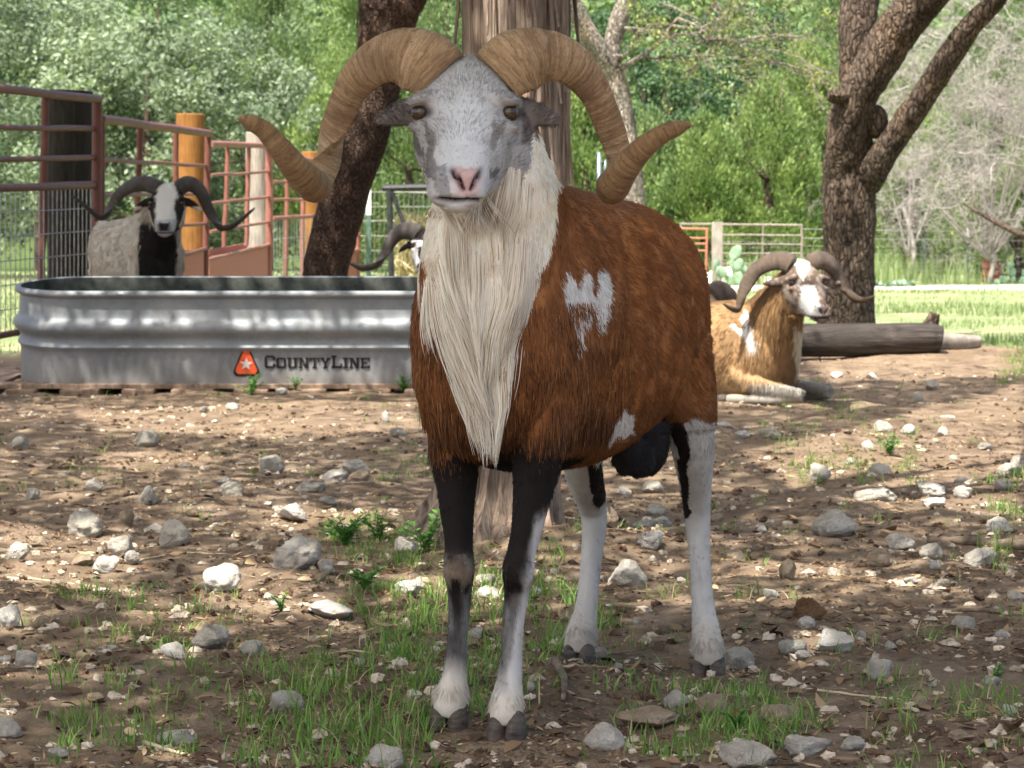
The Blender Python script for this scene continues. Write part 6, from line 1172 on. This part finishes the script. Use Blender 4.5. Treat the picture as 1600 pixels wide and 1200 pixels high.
# sunny meadow beyond the pen
n = 60000; y = 15.6 * (60 / 15.6) ** r.random(n); x = r.uniform(-1, 1, n) * (.24 * y + .5); g2 = fbm(np.stack([x * .8, y * .5, x * 0], -1), 3, 95); k = (g2 + r.uniform(-.5, .5, n) > -.05) & ((np.abs(y - 39 - np.sin(x * .2)) > 1.8) | (x < -4)); x, y, g2 = x[k], y[k], g2[k]
tall = sstep(40, 43, y) * (x > 2.8) * (np.abs(x - 8.6) > .75); h = (.05 + .05 * np.clip(g2, 0, 1)) * r.uniform(.5, 1.4, len(x)) * (1 + .0 * y) + tall * r.uniform(.15, .65, len(x))
blades('meadow_grass', x, y, h, .0035 + .00035 * y, r, m_leaf('meadow_blade', (.11, .165, .06), (.31, .37, .17), .4), 'sunlit green grass of the field beyond the pen', .5)
# weeds with leaves
WEEDM = m_leaf('weed_leaf', (.06, .17, .035), (.17, .34, .08), .4)
def weed(px, py, n, s_, label, seed):
    r = np.random.default_rng(seed); g = G(px, py); z = float(gh(*g)); o = thing('weed', label, 'weed', (g[0], g[1], z), (0, 0, 0), 'leafy weeds on the dirt'); mb = MB(); C_, T_ = [], []
    for k in range(n):
        a = r.uniform(0, 6.28); e = np.array([math.cos(a), math.sin(a), 0]) * r.uniform(.2, 1) * s_ * .8 + [0, 0, s_ * r.uniform(.4, 1.05)]; pts = catmull([[0, 0, -.01], e * [.35, .35, .6], e], 8); mb.tube(pts, np.linspace(.0018, .0008, 8), 5)
        for q in pts[2:]:
            for u in range(3): b = r.uniform(0, 6.28); dr = np.array([math.cos(b), math.sin(b), r.uniform(-.1, .6)]); C_.append(q + dr * s_ * .10); T_.append(dr)
    mb.build('stem', WEEDM, o); C_ = np.array(C_); T_ = np.array(T_); m = len(C_); nn = unit(r.normal(0, .35, (m, 3)) + [0, -.2, 1]); V, F = quads(C_, T_, nn, r.uniform(.16, .3, m) * s_, r.uniform(.08, .14, m) * s_); me = mesh_np('leaves', V, F, WEEDM); add_tone(me, r.random(m)); link('leaves', me, o)
weed(540, 858, 16, .075, 'spreading leafy weed clump left of the cedar base', 1); weed(590, 850, 10, .06, 'low leafy weed between the weed clump and the cedar base', 2); weed(668, 868, 9, .085, 'upright leafy weed growing against the left of the cedar base', 3)
weed(392, 622, 9, .10, 'leafy weed growing just below the red emblem on the tank', 4); weed(462, 616, 5, .07, 'small weed at the pallet below the tank lettering', 5); weed(632, 615, 7, .09, 'small bright weed at the tank by the ram chest', 6)
weed(440, 955, 6, .035, 'tiny weed below the large pitted pale rock', 7); weed(572, 925, 14, .05, 'feathery low weeds left of the front legs', 8); weed(1390, 715, 9, .07, 'weed clump among the sunlit stones on the right', 9); weed(1150, 1150, 9, .035, 'small leafy weed near the big grey rock at the bottom', 10); weed(1555, 1052, 7, .035, 'small weed near the lower right edge', 11)
# sticks
def stick(pts, r0, r1, mat, name, label, cat, seed=1):
    P = [np.array([*G(x, y), 0.]) for x, y in pts]
    for p in P: p[2] = float(gh(p[0], p[1])) + r0 * .8
    L0 = P[0].copy(); S = catmull([q - L0 for q in P], 24); rr = np.linspace(r0, r1, 24); S[:, 2] += .3 * r0 * vnoise(np.stack([np.arange(24) * .5, np.zeros(24), np.zeros(24)], 1), seed); V, F = tube(S, rr * (1 + .15 * vnoise(np.stack([np.arange(24) * .9, np.zeros(24), np.zeros(24)], 1), seed + 1)), 9)
    tag(link(name, mesh_np(name, V, F, mat), None, L0), label, cat)
STRAW = m_noise('straw', (.36, .29, .17), (.58, .50, .34), 20, .7); TWIG = m_noise('twig_bark', (.07, .05, .035), (.22, .17, .12), 40, .9)
stick([(1450, 850), (1500, 853), (1560, 857), (1640, 862)], .010, .014, TWIG, 'stick', 'thick brown stick lying in from the right edge', 'stick', 3)
stick([(1400, 946), (1460, 952), (1530, 952), (1660, 962)], .0035, .005, TWIG, 'twig', 'thin dark twig lying across the dirt at the lower right', 'twig', 5)
stick([(-40, 894), (50, 898), (155, 909)], .0028, .0018, STRAW, 'straw', 'long pale straw stalk at the left edge', 'straw', 6); stick([(220, 866), (280, 862), (335, 866)], .0025, .0015, STRAW, 'straw', 'short pale straw stalk under the round grey rock', 'straw', 7)
stick([(1245, 1066), (1320, 1080), (1400, 1086), (1475, 1081)], .0026, .0014, STRAW, 'straw', 'long pale straw stalk at the lower right', 'straw', 8); stick([(500, 1020), (550, 1018), (605, 1030)], .0022, .0012, STRAW, 'straw', 'thin straw stalk left of the front legs', 'straw', 9)
stick([(865, 1046), (876, 1062), (882, 1082), (880, 1105)], .0085, .004, TWIG, 'root', 'curled brown root sticking out of the dirt between the hooves', 'root', 10); stick([(225, 1160), (280, 1182), (340, 1195)], .003, .002, STRAW, 'straw', 'straw stalk at the bottom left', 'straw', 12)
stick([(900, 1008), (960, 1015), (1060, 1005)], .002, .0012, TWIG, 'twig', 'fine twig between the hind hooves', 'twig', 13)
